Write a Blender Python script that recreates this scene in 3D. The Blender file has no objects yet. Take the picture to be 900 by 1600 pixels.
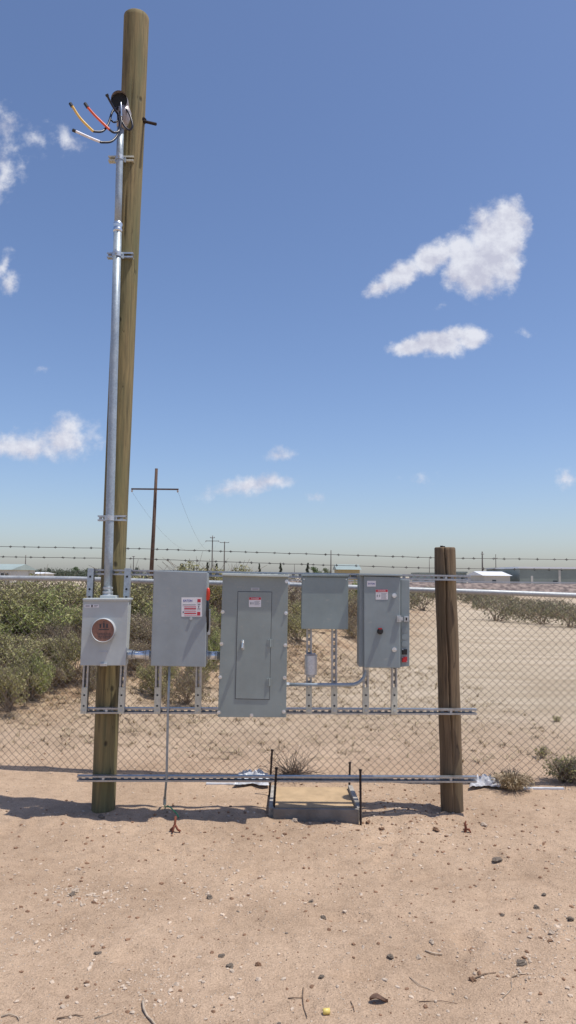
import bpy, math, random
from mathutils import Vector, Matrix, noise
R = math.radians
random.seed(7)
scene = bpy.context.scene
COL = scene.collection

# ------------------------------------------------------------------ camera
F = 1155.0; H = 1.70; PITCH = R(4.95); ROLL = R(0.53)
fwd = Vector((0, math.cos(PITCH), math.sin(PITCH)))
r0 = Vector((1, 0, 0)); u0 = Vector((0, -math.sin(PITCH), math.cos(PITCH)))
rt = r0*math.cos(ROLL) + u0*math.sin(ROLL)
up = u0*math.cos(ROLL) - r0*math.sin(ROLL)
cd = bpy.data.cameras.new('camera'); cam = bpy.data.objects.new('camera', cd); COL.objects.link(cam)
cd.sensor_fit = 'VERTICAL'; cd.sensor_height = 36; cd.sensor_width = 36; cd.lens = 36*F/1600
cd.clip_start = 0.1; cd.clip_end = 9000
m = Matrix((rt, up, -fwd)).transposed().to_4x4(); m.translation = (0, 0, H); cam.matrix_world = m
scene.camera = cam

def ray(px, py): return fwd + rt*((px-450)/F) + up*((800-py)/F)
def P(px, py, Y):                       # point of the photograph's ray at world depth Y
    d = ray(px, py); return Vector((0, 0, H)) + d*(Y/d.y)
def G(px, py, z=0.0):                   # where that ray meets the ground
    d = ray(px, py); return Vector((0, 0, H)) + d*((z-H)/d.z)

# ------------------------------------------------------------------ materials
def nt(mat): mat.use_nodes = True; return mat.node_tree, mat.node_tree.nodes, mat.node_tree.links
def N(ns, t, **k):
    n = ns.new(t)
    for a, b in k.items():
        if a in n.inputs.keys() and not hasattr(type(n), a): n.inputs[a].default_value = b
        else: setattr(n, a, b)
    return n
def ramp(ns, stops):
    r = ns.new('ShaderNodeValToRGB'); e = r.color_ramp.elements
    while len(e) > 1: e.remove(e[-1])
    for i, (p, c) in enumerate(stops):
        x = e[0] if i == 0 else e.new(p)
        x.position = p; x.color = (*c, 1) if len(c) == 3 else c
    return r
def noisetex(ns, ls, vec, scale, detail=4, rough=.55):
    n = ns.new('ShaderNodeTexNoise'); n.inputs['Scale'].default_value = scale
    n.inputs['Detail'].default_value = detail; n.inputs['Roughness'].default_value = rough
    ls.new(vec, n.inputs['Vector']); return n
def mapping(ns, ls, vec, scale, loc=(0,0,0)):
    mp = ns.new('ShaderNodeMapping'); mp.inputs['Scale'].default_value = scale; mp.inputs['Location'].default_value = loc
    ls.new(vec, mp.inputs['Vector']); return mp.outputs[0]

def simple(name, col, rough=.6, metal=0.0, var=.12, scale=12, bump=0.0, bscale=60, col2=None):
    mat = bpy.data.materials.new(name); t, ns, ls = nt(mat); b = ns['Principled BSDF']
    tc = ns.new('ShaderNodeTexCoord'); n = noisetex(ns, ls, tc.outputs['Object'], scale)
    c2 = col2 or tuple(c*(1-var) for c in col); c1 = tuple(min(1, c*(1+var*.6)) for c in col)
    rp = ramp(ns, [(.35, c2), (.65, c1)]); ls.new(n.outputs[0], rp.inputs[0]); ls.new(rp.outputs[0], b.inputs['Base Color'])
    b.inputs['Roughness'].default_value = rough; b.inputs['Metallic'].default_value = metal
    if bump:
        n2 = noisetex(ns, ls, tc.outputs['Object'], bscale); bp = ns.new('ShaderNodeBump')
        bp.inputs['Strength'].default_value = bump; bp.inputs['Distance'].default_value = .01
        ls.new(n2.outputs[0], bp.inputs['Height']); ls.new(bp.outputs[0], b.inputs['Normal'])
    return mat

def paint(name, col, rough=.45):
    mat = bpy.data.materials.new(name); t, ns, ls = nt(mat); b = ns['Principled BSDF']
    tc = ns.new('ShaderNodeTexCoord')
    n = noisetex(ns, ls, tc.outputs['Object'], 5, 5, .6)
    st = noisetex(ns, ls, mapping(ns, ls, tc.outputs['Object'], (30, 30, 2.2)), 2, 4)
    rp = ramp(ns, [(.3, tuple(c*.87 for c in col)), (.7, tuple(c*1.08 for c in col))]); ls.new(n.outputs[0], rp.inputs[0])
    dust = N(ns, 'ShaderNodeMixRGB'); dust.inputs[2].default_value = (.42, .36, .29, 1)
    dr = ramp(ns, [(.50, (0, 0, 0)), (.85, (.09, .09, .09))]); ls.new(st.outputs[0], dr.inputs[0])
    ls.new(dr.outputs[0], dust.inputs[0]); ls.new(rp.outputs[0], dust.inputs[1]); ls.new(dust.outputs[0], b.inputs['Base Color'])
    sf = noisetex(ns, ls, mapping(ns, ls, tc.outputs['Object'], (9, 9, 14), (2, 5, 1)), 1.6, 9, .75)
    sr = ramp(ns, [(.60, (0, 0, 0)), (.70, (.35, .35, .35))]); ls.new(sf.outputs[0], sr.inputs[0])
    sm_ = N(ns, 'ShaderNodeMixRGB'); sm_.inputs[2].default_value = (.50, .46, .40, 1); ls.new(sr.outputs[0], sm_.inputs[0]); ls.new(dust.outputs[0], sm_.inputs[1]); ls.new(sm_.outputs[0], b.inputs['Base Color'])
    rr = ramp(ns, [(.3, (rough-.1,)*3), (.7, (rough+.15,)*3)]); ls.new(n.outputs[0], rr.inputs[0]); ls.new(rr.outputs[0], b.inputs['Roughness'])
    n3 = noisetex(ns, ls, tc.outputs['Object'], 2.2, 2); bp = ns.new('ShaderNodeBump'); bp.inputs['Strength'].default_value = .25; bp.inputs['Distance'].default_value = .02
    ls.new(n3.outputs[0], bp.inputs['Height']); ls.new(bp.outputs[0], b.inputs['Normal'])
    return mat

def galv(name, col=(.55, .58, .60), rough=.38, metal=.75):
    mat = bpy.data.materials.new(name); t, ns, ls = nt(mat); b = ns['Principled BSDF']
    tc = ns.new('ShaderNodeTexCoord'); v = ns.new('ShaderNodeTexVoronoi'); v.inputs['Scale'].default_value = 90
    ls.new(tc.outputs['Object'], v.inputs['Vector'])
    n = noisetex(ns, ls, tc.outputs['Object'], 9, 5)
    mx = N(ns, 'ShaderNodeMixRGB'); mx.inputs[0].default_value = .35
    ls.new(n.outputs[0], mx.inputs[1]); ls.new(v.outputs['Color'], mx.inputs[2])
    rp = ramp(ns, [(.25, tuple(c*.78 for c in col)), (.75, tuple(min(1, c*1.15) for c in col))]); ls.new(mx.outputs[0], rp.inputs[0])
    ls.new(rp.outputs[0], b.inputs['Base Color']); b.inputs['Metallic'].default_value = metal
    rr = ramp(ns, [(.3, (rough-.08,)*3), (.7, (rough+.14,)*3)]); ls.new(n.outputs[0], rr.inputs[0]); ls.new(rr.outputs[0], b.inputs['Roughness'])
    return mat

def wood(name, dark, mid, light, green):
    mat = bpy.data.materials.new(name); t, ns, ls = nt(mat); b = ns['Principled BSDF']
    tc = ns.new('ShaderNodeTexCoord'); o = tc.outputs['Object']
    wob = noisetex(ns, ls, mapping(ns, ls, o, (3, 3, .9)), 1.5, 3)
    ad = ns.new('ShaderNodeVectorMath'); ad.operation = 'MULTIPLY_ADD'; ad.inputs[1].default_value = (.05, .05, .05)
    ls.new(wob.outputs['Color'], ad.inputs[0]); ls.new(o, ad.inputs[2])
    g1 = noisetex(ns, ls, mapping(ns, ls, ad.outputs[0], (38, 38, 1.3)), 1.4, 7, .65)
    rp = ramp(ns, [(.30, dark), (.45, mid), (.60, light), (.72, mid)]); ls.new(g1.outputs[0], rp.inputs[0])
    big = noisetex(ns, ls, mapping(ns, ls, o, (5, 5, .8)), 1.7, 4)
    br = ramp(ns, [(.40, (0, 0, 0)), (.68, (.75, .75, .75))]); ls.new(big.outputs[0], br.inputs[0])
    mx = N(ns, 'ShaderNodeMixRGB'); mx.inputs[2].default_value = (*green, 1)
    ls.new(br.outputs[0], mx.inputs[0]); ls.new(rp.outputs[0], mx.inputs[1])
    # checks: thin dark vertical cracks, plus knots
    ck = noisetex(ns, ls, mapping(ns, ls, ad.outputs[0], (34, 34, 1.1), (3, 1, 7)), 1.0, 2, .4)
    cr = ramp(ns, [(.485, (0, 0, 0)), (.5, (.8, .8, .8)), (.515, (0, 0, 0))]); ls.new(ck.outputs[0], cr.inputs[0])
    gate = noisetex(ns, ls, mapping(ns, ls, o, (7, 7, 1.2), (9, 2, 1)), 1.6, 2)
    gr = ramp(ns, [(.52, (0, 0, 0)), (.60, (1, 1, 1))]); ls.new(gate.outputs[0], gr.inputs[0])
    ml = N(ns, 'ShaderNodeMixRGB', blend_type='MULTIPLY'); ml.inputs[0].default_value = 1
    ls.new(cr.outputs[0], ml.inputs[1]); ls.new(gr.outputs[0], ml.inputs[2])
    v = ns.new('ShaderNodeTexVoronoi'); v.inputs['Scale'].default_value = 1; ls.new(mapping(ns, ls, ad.outputs[0], (7, 7, 4.5)), v.inputs['Vector'])
    kr = ramp(ns, [(.05, (.9, .9, .9)), (.13, (0, 0, 0))]); ls.new(v.outputs['Distance'], kr.inputs[0])
    mm = N(ns, 'ShaderNodeMixRGB', blend_type='LIGHTEN'); mm.inputs[0].default_value = 1
    ls.new(ml.outputs[0], mm.inputs[1]); ls.new(kr.outputs[0], mm.inputs[2])
    fin = N(ns, 'ShaderNodeMixRGB'); fin.inputs[2].default_value = (*tuple(c*.45 for c in dark), 1)
    ls.new(mm.outputs[0], fin.inputs[0]); ls.new(mx.outputs[0], fin.inputs[1]); ls.new(fin.outputs[0], b.inputs['Base Color'])
    b.inputs['Roughness'].default_value = .85
    sub = ns.new('ShaderNodeMath'); sub.operation = 'SUBTRACT'; ls.new(g1.outputs[0], sub.inputs[0]); ls.new(mm.outputs[0], sub.inputs[1])
    bp = ns.new('ShaderNodeBump'); bp.inputs['Strength'].default_value = .6; bp.inputs['Distance'].default_value = .006
    ls.new(sub.outputs[0], bp.inputs['Height']); ls.new(bp.outputs[0], b.inputs['Normal'])
    return mat

def leafmat(name, cols, nscale=1.5, trans=.25):
    mat = bpy.data.materials.new(name); t, ns, ls = nt(mat); b = ns['Principled BSDF']
    g = ns.new('ShaderNodeNewGeometry'); tc = ns.new('ShaderNodeTexCoord')
    n = noisetex(ns, ls, tc.outputs['Object'], nscale, 3)
    a = ns.new('ShaderNodeMath'); a.operation = 'MULTIPLY_ADD'; a.inputs[1].default_value = .55
    ls.new(g.outputs['Random Per Island'], a.inputs[0])
    s = ns.new('ShaderNodeMath'); s.operation = 'MULTIPLY'; s.inputs[1].default_value = .5; ls.new(n.outputs[0], s.inputs[0]); ls.new(s.outputs[0], a.inputs[2])
    k = len(cols); rp = ramp(ns, [(.15+.65*i/(k-1), c) for i, c in enumerate(cols)]); ls.new(a.outputs[0], rp.inputs[0])
    ls.new(rp.outputs[0], b.inputs['Base Color']); b.inputs['Roughness'].default_value = .7
    tr = ns.new('ShaderNodeBsdfTranslucent'); ls.new(rp.outputs[0], tr.inputs[0])
    ms = ns.new('ShaderNodeMixShader'); ms.inputs[0].default_value = trans
    ls.new(b.outputs[0], ms.inputs[1]); ls.new(tr.outputs[0], ms.inputs[2]); ls.new(ms.outputs[0], ns['Material Output'].inputs[0])
    return mat

M = {}
M['paint_panel'] = paint('grey_green_enamel', (.265, .305, .295))
M['paint_disc'] = paint('blue_grey_enamel', (.29, .325, .34))
M['paint_jbox'] = paint('grey_enamel', (.25, .305, .305))
M['paint_ctrl'] = paint('control_grey_enamel', (.255, .30, .31))
M['paint_meter'] = paint('light_grey_enamel', (.44, .475, .475))
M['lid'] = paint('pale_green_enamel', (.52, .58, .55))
M['galv'] = galv('galvanised_steel')
M['mast'] = galv('galvanised_pipe', (.36, .42, .47), .45, .4)
M['strut'] = galv('zinc_strut', (.42, .44, .47), .36, .85)
M['plate'] = galv('dull_zinc_plate', (.60, .60, .51), .6, .15)
M['rail'] = galv('fence_rail_zinc', (.42, .44, .45), .5, .3)
M['wire'] = simple('weathered_fence_wire', (.20, .175, .155), .55, .3, .25, 30)
M['barb'] = simple('old_barbed_wire', (.075, .07, .07), .6, .3, .3, 30)
M['chrome'] = galv('bright_steel', (.70, .74, .78), .25, .85)
M['alu'] = galv('cast_aluminium', (.42, .38, .38), .5, .5)
M['pole'] = wood('treated_pine', (.07, .054, .026), (.17, .128, .060), (.265, .20, .090), (.13, .132, .060))
M['post'] = wood('weathered_pine', (.06, .040, .025), (.13, .088, .050), (.20, .138, .080), (.12, .088, .050))
M['oldpole'] = simple('creosote_wood', (.10, .058, .04), .85, 0, .3, 3)
M['greypole'] = simple('grey_pole_wood', (.12, .105, .095), .85, 0, .3, 3)
M['black'] = simple('black_plastic', (.015, .015, .018), .4)
M['darkhole'] = simple('dark_hole', (.012, .012, .012), .8)
M['wireblack'] = simple('black_insulation', (.012, .014, .03), .35)
M['yellow'] = simple('yellow_tape', (.75, .48, .12), .4)
M['orange'] = simple('red_tape', (.75, .10, .035), .4)
M['white'] = simple('white_tape', (.75, .75, .8), .4)
M['paper'] = simple('label_paper', (.74, .73, .74), .5, var=.05)
M['red'] = simple('label_red', (.50, .03, .05), .5, var=.05)
M['pink'] = simple('label_pink', (.62, .30, .33), .5, var=.05)
M['blue'] = simple('label_blue', (.03, .05, .30), .5, var=.05)
M['ink'] = simple('label_ink', (.05, .05, .06), .6)
M['greyink'] = simple('label_grey_ink', (.32, .32, .34), .6)
M['handlered'] = simple('red_handle', (.62, .045, .02), .35)
M['btnred'] = simple('red_button', (.50, .02, .03), .35)
M['copper'] = simple('brown_cover', (.27, .135, .095), .5, 0, .25, 40)
M['ring'] = paint('ring_enamel', (.46, .48, .50))
M['green'] = simple('green_wire', (.05, .30, .12), .4)
M['concrete'] = simple('sandy_concrete', (.46, .325, .19), .9, 0, .15, 9, .4, 80)
M['board'] = simple('grey_form_board', (.21, .185, .16), .9, 0, .3, 6, .5, 50)
M['boardpale'] = simple('splintered_board', (.36, .33, .29), .9, 0, .45, 18, .5, 50)
M['rust'] = simple('rusty_rebar', (.045, .03, .025), .85, .2, .4, 40)
M['rustred'] = simple('red_rust', (.22, .07, .04), .85, .1, .4, 40)
M['plastic'] = simple('white_plastic_film', (.62, .63, .66), .3, 0, .2, 14)
M['rock_l'] = simple('pale_caliche', (.55, .44, .34), .95, 0, .25, 20, .6, 80)
M['rock_d'] = simple('dark_clod', (.20, .16, .125), .95, 0, .3, 20, .6, 80)
M['rock_b'] = simple('brown_clod', (.26, .15, .09), .95, 0, .3, 20, .6, 80)
M['stick'] = simple('dry_stick', (.22, .15, .10), .9, 0, .35, 30)
M['stickp'] = simple('bleached_stick', (.45, .36, .27), .9, 0, .3, 30)
M['twig'] = simple('grey_twig', (.27, .205, .15), .9, 0, .35, 20)
M['leafbrown'] = simple('dead_leaf', (.13, .07, .045), .8, 0, .3, 60)
M['shrub'] = leafmat('desert_shrub_leaves', [(.14, .12, .075), (.26, .245, .105), (.40, .385, .16), (.50, .43, .26)])
M['shrub_g'] = leafmat('fresh_green_leaves', [(.13, .15, .06), (.25, .29, .095), (.39, .42, .15), (.48, .44, .22)])
M['shrub_b'] = leafmat('brown_shrub_leaves', [(.12, .095, .07), (.25, .19, .13), (.36, .29, .19), (.34, .32, .17)])
M['shrub_far'] = leafmat('far_shrub_leaves', [(.11, .11, .07), (.20, .195, .11), (.30, .28, .165), (.40, .34, .22)])
M['tree'] = leafmat('tree_leaves', [(.04, .05, .038), (.065, .08, .052), (.10, .12, .07)], 1)
M['treeg'] = leafmat('green_tree_leaves', [(.05, .08, .035), (.08, .13, .04), (.12, .17, .06)], 1)
M['straw'] = leafmat('dry_straw', [(.16, .11, .07), (.33, .25, .15), (.48, .39, .25)], 3, .1)
M['wallgrey'] = simple('grey_metal_siding', (.22, .25, .23), .6, 0, .1, .3)
M['roofwhite'] = simple('white_metal_roof', (.75, .76, .78), .5, 0, .05, .3)
M['wallpale'] = simple('pale_stucco', (.50, .48, .44), .8, 0, .1, .3)
M['walltan'] = simple('yellow_wall', (.42, .33, .17), .8, 0, .1, .3)
M['teal'] = simple('green_siding', (.30, .36, .34), .6, 0, .1, .3)
M['window'] = simple('dark_window', (.04, .05, .06), .2)
M['ballast'] = simple('red_grey_ballast', (.23, .18, .155), .95, 0, .5, 1.6, 0, 10, (.11, .085, .08))
M['steelrail'] = simple('pale_concrete_edge', (.55, .54, .52), .6, 0, .1, 1)

# ------------------------------------------------------------------ mesh helpers
class MB:
    def __init__(s): s.v = []; s.f = []
    def add(s, vs, fs):
        k = len(s.v); s.v += [Vector(v) for v in vs]; s.f += [tuple(i+k for i in f) for f in fs]; return s
    def hexa(s, front, back):            # 4 front corners (TL,TR,BR,BL) & 4 back
        return s.add(list(front)+list(back), [(0,3,2,1), (4,5,6,7), (0,1,5,4), (1,2,6,5), (2,3,7,6), (3,0,4,7)])
    def box(s, x0, x1, y0, y1, z0, z1):
        return s.hexa([(x0,y0,z1),(x1,y0,z1),(x1,y0,z0),(x0,y0,z0)], [(x0,y1,z1),(x1,y1,z1),(x1,y1,z0),(x0,y1,z0)])
    def tube(s, pts, r, n=8, cap=True, squash=None):
        pts = [Vector(p) for p in pts]; L = len(pts)
        rs = r if isinstance(r, (list, tuple)) else [r]*L
        k = len(s.v); prev = None
        for i, p in enumerate(pts):
            t = (pts[min(i+1, L-1)] - pts[max(i-1, 0)]).normalized()
            if prev is None:
                a = Vector((0, 0, 1)) if abs(t.z) < .9 else Vector((1, 0, 0))
                u = t.cross(a).normalized()
            else:
                u = (prev - t*prev.dot(t)).normalized()
            prev = u; w = t.cross(u)
            for j in range(n):
                an = 2*math.pi*j/n; s.v.append(p + (u*math.cos(an) + w*math.sin(an))*rs[i])
        for i in range(L-1):
            for j in range(n):
                a = k+i*n+j; b = k+i*n+(j+1) % n; s.f.append((a, b, b+n, a+n))
        if cap: s.f.append(tuple(k+j for j in reversed(range(n)))); s.f.append(tuple(k+(L-1)*n+j for j in range(n)))
        return s
    def quad(s, a, b, c, d): return s.add([a, b, c, d], [(0, 1, 2, 3)])
    def build(s, name, mat, parent=None, bevel=0, smooth=False, kind=None):
        off = parent['_o'] if parent is not None else (0, 0, 0)
        off = Vector(off)
        me = bpy.data.meshes.new(name); me.from_pydata([v-off for v in s.v], [], s.f); me.materials.append(mat)
        me.update()
        o = bpy.data.objects.new(name, me); COL.objects.link(o)
        if parent is not None: o.parent = parent
        o['_o'] = list(off)
        if smooth:
            for p in me.polygons: p.use_smooth = True
        if bevel:
            b = o.modifiers.new('bevel', 'BEVEL'); b.width = bevel; b.segments = 2; b.limit_method = 'ANGLE'; b.angle_limit = R(40); b.harden_normals = False
        if kind: o['kind'] = kind
        return o
def thing(name, loc, label, cat, group=None):
    o = bpy.data.objects.new(name, None); COL.objects.link(o); o.location = loc; o['_o'] = list(loc)
    o.empty_display_size = .1
    o['label'] = label; o['category'] = cat
    if group: o['group'] = group
    return o
def tag(o, label, cat, group=None, kind=None):
    o['label'] = label; o['category'] = cat
    if group: o['group'] = group
    if kind: o['kind'] = kind
    return o
def copy_tree(o, parent=None):
    c = o.copy(); COL.objects.link(c)
    if parent is not None: c.parent = parent
    for ch in list(o.children): copy_tree(ch, c)
    return c
def pq(pts, Y): return [P(x, y, Y) for x, y in pts]
def slab(mb, pts, Yf, Yb):               # prism: px corners on its front face at Yf, extruded straight back to Yb
    fr = pq(pts, Yf); bk = [Vector((p.x, Yb, p.z)) for p in fr]; return mb.hexa(fr, bk)
def rect(x0, y0, x1, y1): return [(x0, y0), (x1, y0), (x1, y1), (x0, y1)]
def disc(mb, c, r, y0, y1, n=20, r2=None):   # short cylinder along Y
    return mb.tube([Vector((c.x, y1, c.z)), Vector((c.x, y0, c.z))], [r, r2 if r2 else r], n)
def text(s, px, py, Y, hpx, mat, parent, name='lettering', bold=0.0, wpx=None):
    cu = bpy.data.curves.new(name, 'FONT'); cu.body = s; cu.align_x = 'CENTER'; cu.align_y = 'CENTER'; cu.size = 1; cu.offset = bold; cu.extrude = 0.002
    to = bpy.data.objects.new(name, cu); COL.objects.link(to)
    dg = bpy.context.evaluated_depsgraph_get(); dg.update()
    me = bpy.data.meshes.new_from_object(to.evaluated_get(dg)); COL.objects.unlink(to); bpy.data.objects.remove(to)
    vs = [v.co.copy() for v in me.vertices]
    mx = max(v.x for v in vs)-min(v.x for v in vs); my = max(v.y for v in vs)-min(v.y for v in vs)
    cx = (max(v.x for v in vs)+min(v.x for v in vs))/2; cy = (max(v.y for v in vs)+min(v.y for v in vs))/2
    sc = (P(px, py-hpx/2, Y) - P(px, py+hpx/2, Y)).z/my
    sx = (P(px+wpx/2, py, Y)-P(px-wpx/2, py, Y)).x/mx if wpx else sc
    c = P(px, py, Y); off = Vector(parent['_o'])
    for v in me.vertices: v.co = Vector((c.x+(v.co.x-cx)*sx, Y - v.co.z*.2, c.z+(v.co.y-cy)*sc)) - off
    me.materials.clear(); me.materials.append(mat)
    o = bpy.data.objects.new(name, me); COL.objects.link(o); o.parent = parent; o['_o'] = list(off); return o

# ------------------------------------------------------------------ key depths
YB = G(162, 1270).y                       # front of the posts at the ground
YPOLE = YB + .085
YS0, YS1 = YB-.050, YB-.008               # horizontal struts (front, back)
YV0, YV1 = YS0-.044, YS0-.002             # vertical struts
YK = YV0-.002                             # back of the boxes
# fence line
FA = G(0, 1212); FB = G(900, 1236)
fdir = (FB-FA).normalized()
def fenceY(X): t = (X-FA.x)/(FB.x-FA.x); return FA.y + (FB.y-FA.y)*t
def PF(px, py):                           # photograph ray meets the fence plane
    Y = 6.5
    for _ in range(12): Y = fenceY(P(px, py, Y).x)
    return P(px, py, Y)

# ------------------------------------------------------------------ terrain
def sm(a, b, x): t = max(0, min(1, (x-a)/(b-a))); return t*t*(3-2*t)
RIDGE = [(-7.5, 9.6, .80), (-4.2, 10.8, .85), (-1.9, 12.6, .72), (-.1, 17, .62), (1.6, 24, .55), (5, 38, .5), (14, 52, .5), (40, 60, .5)]
def ridge(x, y):
    best = 0
    for (x0, y0, h0), (x1, y1, h1) in zip(RIDGE, RIDGE[1:]):
        dx, dy = x1-x0, y1-y0; t = max(0, min(1, ((x-x0)*dx+(y-y0)*dy)/(dx*dx+dy*dy)))
        d = math.hypot(x-x0-dx*t, y-y0-dy*t); w = 1.9+.05*y0
        best = max(best, (h0+(h1-h0)*t)*math.exp(-(d/w)**2))
    return best
def nz(x, y, s, o=0): return noise.noise(Vector((x*s, y*s, o)))
DENT = {}
_r = random.Random(44)
for _i in range(150):
    _y = _r.uniform(2.4, YB+.3); _x = _r.uniform(-1, 1)*(.45*_y+.4); _a = _r.uniform(-.6, .6)+1.57*(_r.random() < .4); _l = _r.uniform(.10, .17); _w = _r.uniform(.045, .08); _d = _r.uniform(.006, .016)
    for _gx in range(int((_x-.3)//.5), int((_x+.3)//.5)+1):
        for _gy in range(int((_y-.3)//.5), int((_y+.3)//.5)+1): DENT.setdefault((_gx, _gy), []).append((_x, _y, math.cos(_a), math.sin(_a), _l, _w, _d))
def dents(x, y):
    h = 0
    for (cx, cy, ca, sa, l, w_, d) in DENT.get((int(x//.5), int(y//.5)), ()):
        u = ((x-cx)*ca+(y-cy)*sa)/l; v = (-(x-cx)*sa+(y-cy)*ca)/w_; q = u*u+v*v
        if q < 5: h += -d*math.exp(-q*q*1.2) + d*.45*math.exp(-(math.sqrt(q)-1.25)**2*9)
    return h
def height(x, y):
    near = 1-sm(60, 200, math.hypot(x, y))
    h = ridge(x, y)*(1+.35*nz(x, y, .8, 3)) if y > 4 else 0
    if h > .05: h += .10*sm(.05, .4, h)*nz(x, y, 2.3, 5)
    h += near*(.012*nz(x, y, .7, 1)+.012*nz(x, y, 2.1, 2)+.007*nz(x, y, 6, 4)+.0035*nz(x, y, 17, 6))
    if y < 6 and abs(x) < 3.4: h += dents(x, y)
    # scuffed soil by posts and pad
    k = math.exp(-((y-YB+.15)/.35)**2)*sm(-3.2, -2.2, x)
    h += k*(.018*nz(x, y, 5, 8)+.012*nz(x, y, 12, 9))
    # spoil around the pad, shallow berm in front
    h += .02*math.exp(-((x-.2)/.55)**2-((y-YB+.55)/.10)**2) + .03*math.exp(-((x-.85)/.35)**2-((y-YB-.12)/.22)**2)
    if -.4 < x < .9 and 5.0 < y < 6.4:
        k = sm(-.16, -.08, x)*(1-sm(.50, .58, x))*sm(5.31, 5.37, y)*(1-sm(5.98, 6.06, y)); h = h*(1-k)-.02*k
    # slight lip under the fence
    h += .03*math.exp(-((y-fenceY(x)-.05)/.16)**2)*(1 if abs(x) < 6 else 0)
    return h
xs = [i*.025 for i in range(-130, 131)]
st = .03; x = xs[-1]
ext = []
while x < 6000: st *= 1.13; x += st; ext.append(x)
xs = [-e for e in reversed(ext)] + xs + ext
ys = []; y = -2.0
while y < 2.2: ys.append(y); y += .3
y = 2.2
while y < 7.2: ys.append(y); y += .025
st = .025
while y < 7000:
    ys.append(y); st = min(st*1.035, max(.025, y*.05)); y += st
    if y < 16: st = min(st, .09)
neg = []; y = -2.0; st = 1
while y > -3000: st *= 1.5; y -= st; neg.append(y)
ys = list(reversed(neg)) + ys
g = MB(); nx = len(xs)
mound = []
for y in ys:
    for x in xs:
        g.v.append(Vector((x, y, height(x, y)))); 
for j in range(len(ys)-1):
    for i in range(nx-1):
        a = j*nx+i; g.f.append((a, a+1, a+1+nx, a+nx))
def ground_mat():
    mat = bpy.data.materials.new('desert_sand'); t, ns, ls = nt(mat); b = ns['Principled BSDF']
    tc = ns.new('ShaderNodeTexCoord'); o = tc.outputs['Object']
    n1 = noisetex(ns, ls, o, 1.1, 6, .6); n2 = noisetex(ns, ls, o, 14, 6, .7); n3 = noisetex(ns, ls, o, 120, 3, .6)
    c1 = ramp(ns, [(.30, (.385, .273, .188)), (.52, (.485, .350, .246)), (.72, (.55, .405, .288))]); ls.new(n1.outputs[0], c1.inputs[0])
    c2 = ramp(ns, [(.30, (.70, .68, .66)), (.52, (1, 1, 1)), (.74, (1.10, 1.10, 1.10))]); ls.new(n2.outputs[0], c2.inputs[0])
    ml = N(ns, 'ShaderNodeMixRGB', blend_type='MULTIPLY'); ml.inputs[0].default_value = .55; ls.new(c1.outputs[0], ml.inputs[1]); ls.new(c2.outputs[0], ml.inputs[2])
    c3 = ramp(ns, [(.30, (.70, .68, .66)), (.5, (1, 1, 1)), (.70, (1.22, 1.22, 1.22))]); ls.new(n3.outputs[0], c3.inputs[0])
    m2 = N(ns, 'ShaderNodeMixRGB', blend_type='MULTIPLY'); m2.inputs[0].default_value = .75; ls.new(ml.outputs[0], m2.inputs[1]); ls.new(c3.outputs[0], m2.inputs[2])
    # paler, greyer packed caliche beyond the fence
    sp = ns.new('ShaderNodeSeparateXYZ'); ls.new(o, sp.inputs[0])
    mr = N(ns, 'ShaderNodeMapRange'); mr.inputs[1].default_value = 6.6; mr.inputs[2].default_value = 10
    ls.new(sp.outputs[1], mr.inputs[0])
    pale = ramp(ns, [(.30, (.37, .295, .205)), (.5, (.47, .385, .285)), (.7, (.55, .46, .355))])
    n5 = noisetex(ns, ls, mapping(ns, ls, o, (.22, .8, 1)), 1.6, 7, .65); ls.new(n5.outputs[0], pale.inputs[0])
    pm = N(ns, 'ShaderNodeMixRGB', blend_type='MULTIPLY'); pm.inputs[0].default_value = .6; ls.new(pale.outputs[0], pm.inputs[1]); ls.new(c2.outputs[0], pm.inputs[2])
    m3 = N(ns, 'ShaderNodeMixRGB'); ls.new(mr.outputs[0], m3.inputs[0]); ls.new(m2.outputs[0], m3.inputs[1]); ls.new(pm.outputs[0], m3.inputs[2])
    # brown litter soil on the bank
    at = ns.new('ShaderNodeAttribute'); at.attribute_name = 'bank'
    soil = ramp(ns, [(.32, (.13, .085, .055)), (.46, (.32, .22, .14)), (.58, (.45, .33, .22)), (.70, (.36, .29, .17))])
    n6 = noisetex(ns, ls, o, 5, 7, .7); ls.new(n6.outputs[0], soil.inputs[0])
    m4 = N(ns, 'ShaderNodeMixRGB'); ls.new(at.outputs['Fac'], m4.inputs[0]); ls.new(m3.outputs[0], m4.inputs[1]); ls.new(soil.outputs[0], m4.inputs[2])
    # pale flecks of caliche
    v = ns.new('ShaderNodeTexVoronoi'); v.inputs['Scale'].default_value = 55; ls.new(o, v.inputs['Vector'])
    vr = ramp(ns, [(.0, (1, 1, 1)), (.13, (1, 1, 1)), (.19, (0, 0, 0))]); ls.new(v.outputs['Distance'], vr.inputs[0])
    sc = ns.new('ShaderNodeSeparateColor'); ls.new(v.outputs['Color'], sc.inputs[0])
    gt = ns.new('ShaderNodeMath'); gt.operation = 'GREATER_THAN'; gt.inputs[1].default_value = .70; ls.new(sc.outputs[0], gt.inputs[0])
    mu = ns.new('ShaderNodeMath'); mu.operation = 'MULTIPLY'; ls.new(vr.outputs[0], mu.inputs[0]); ls.new(gt.outputs[0], mu.inputs[1])
    fc = ramp(ns, [(0, (.16, .12, .09)), (.3, (.25, .18, .13)), (.35, (.62, .54, .45)), (1, (.68, .6, .5))]); ls.new(sc.outputs[1], fc.inputs[0])
    m5 = N(ns, 'ShaderNodeMixRGB'); ls.new(mu.outputs[0], m5.inputs[0]); ls.new(m4.outputs[0], m5.inputs[1]); ls.new(fc.outputs[0], m5.inputs[2])
    ls.new(m5.outputs[0], b.inputs['Base Color'])
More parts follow.
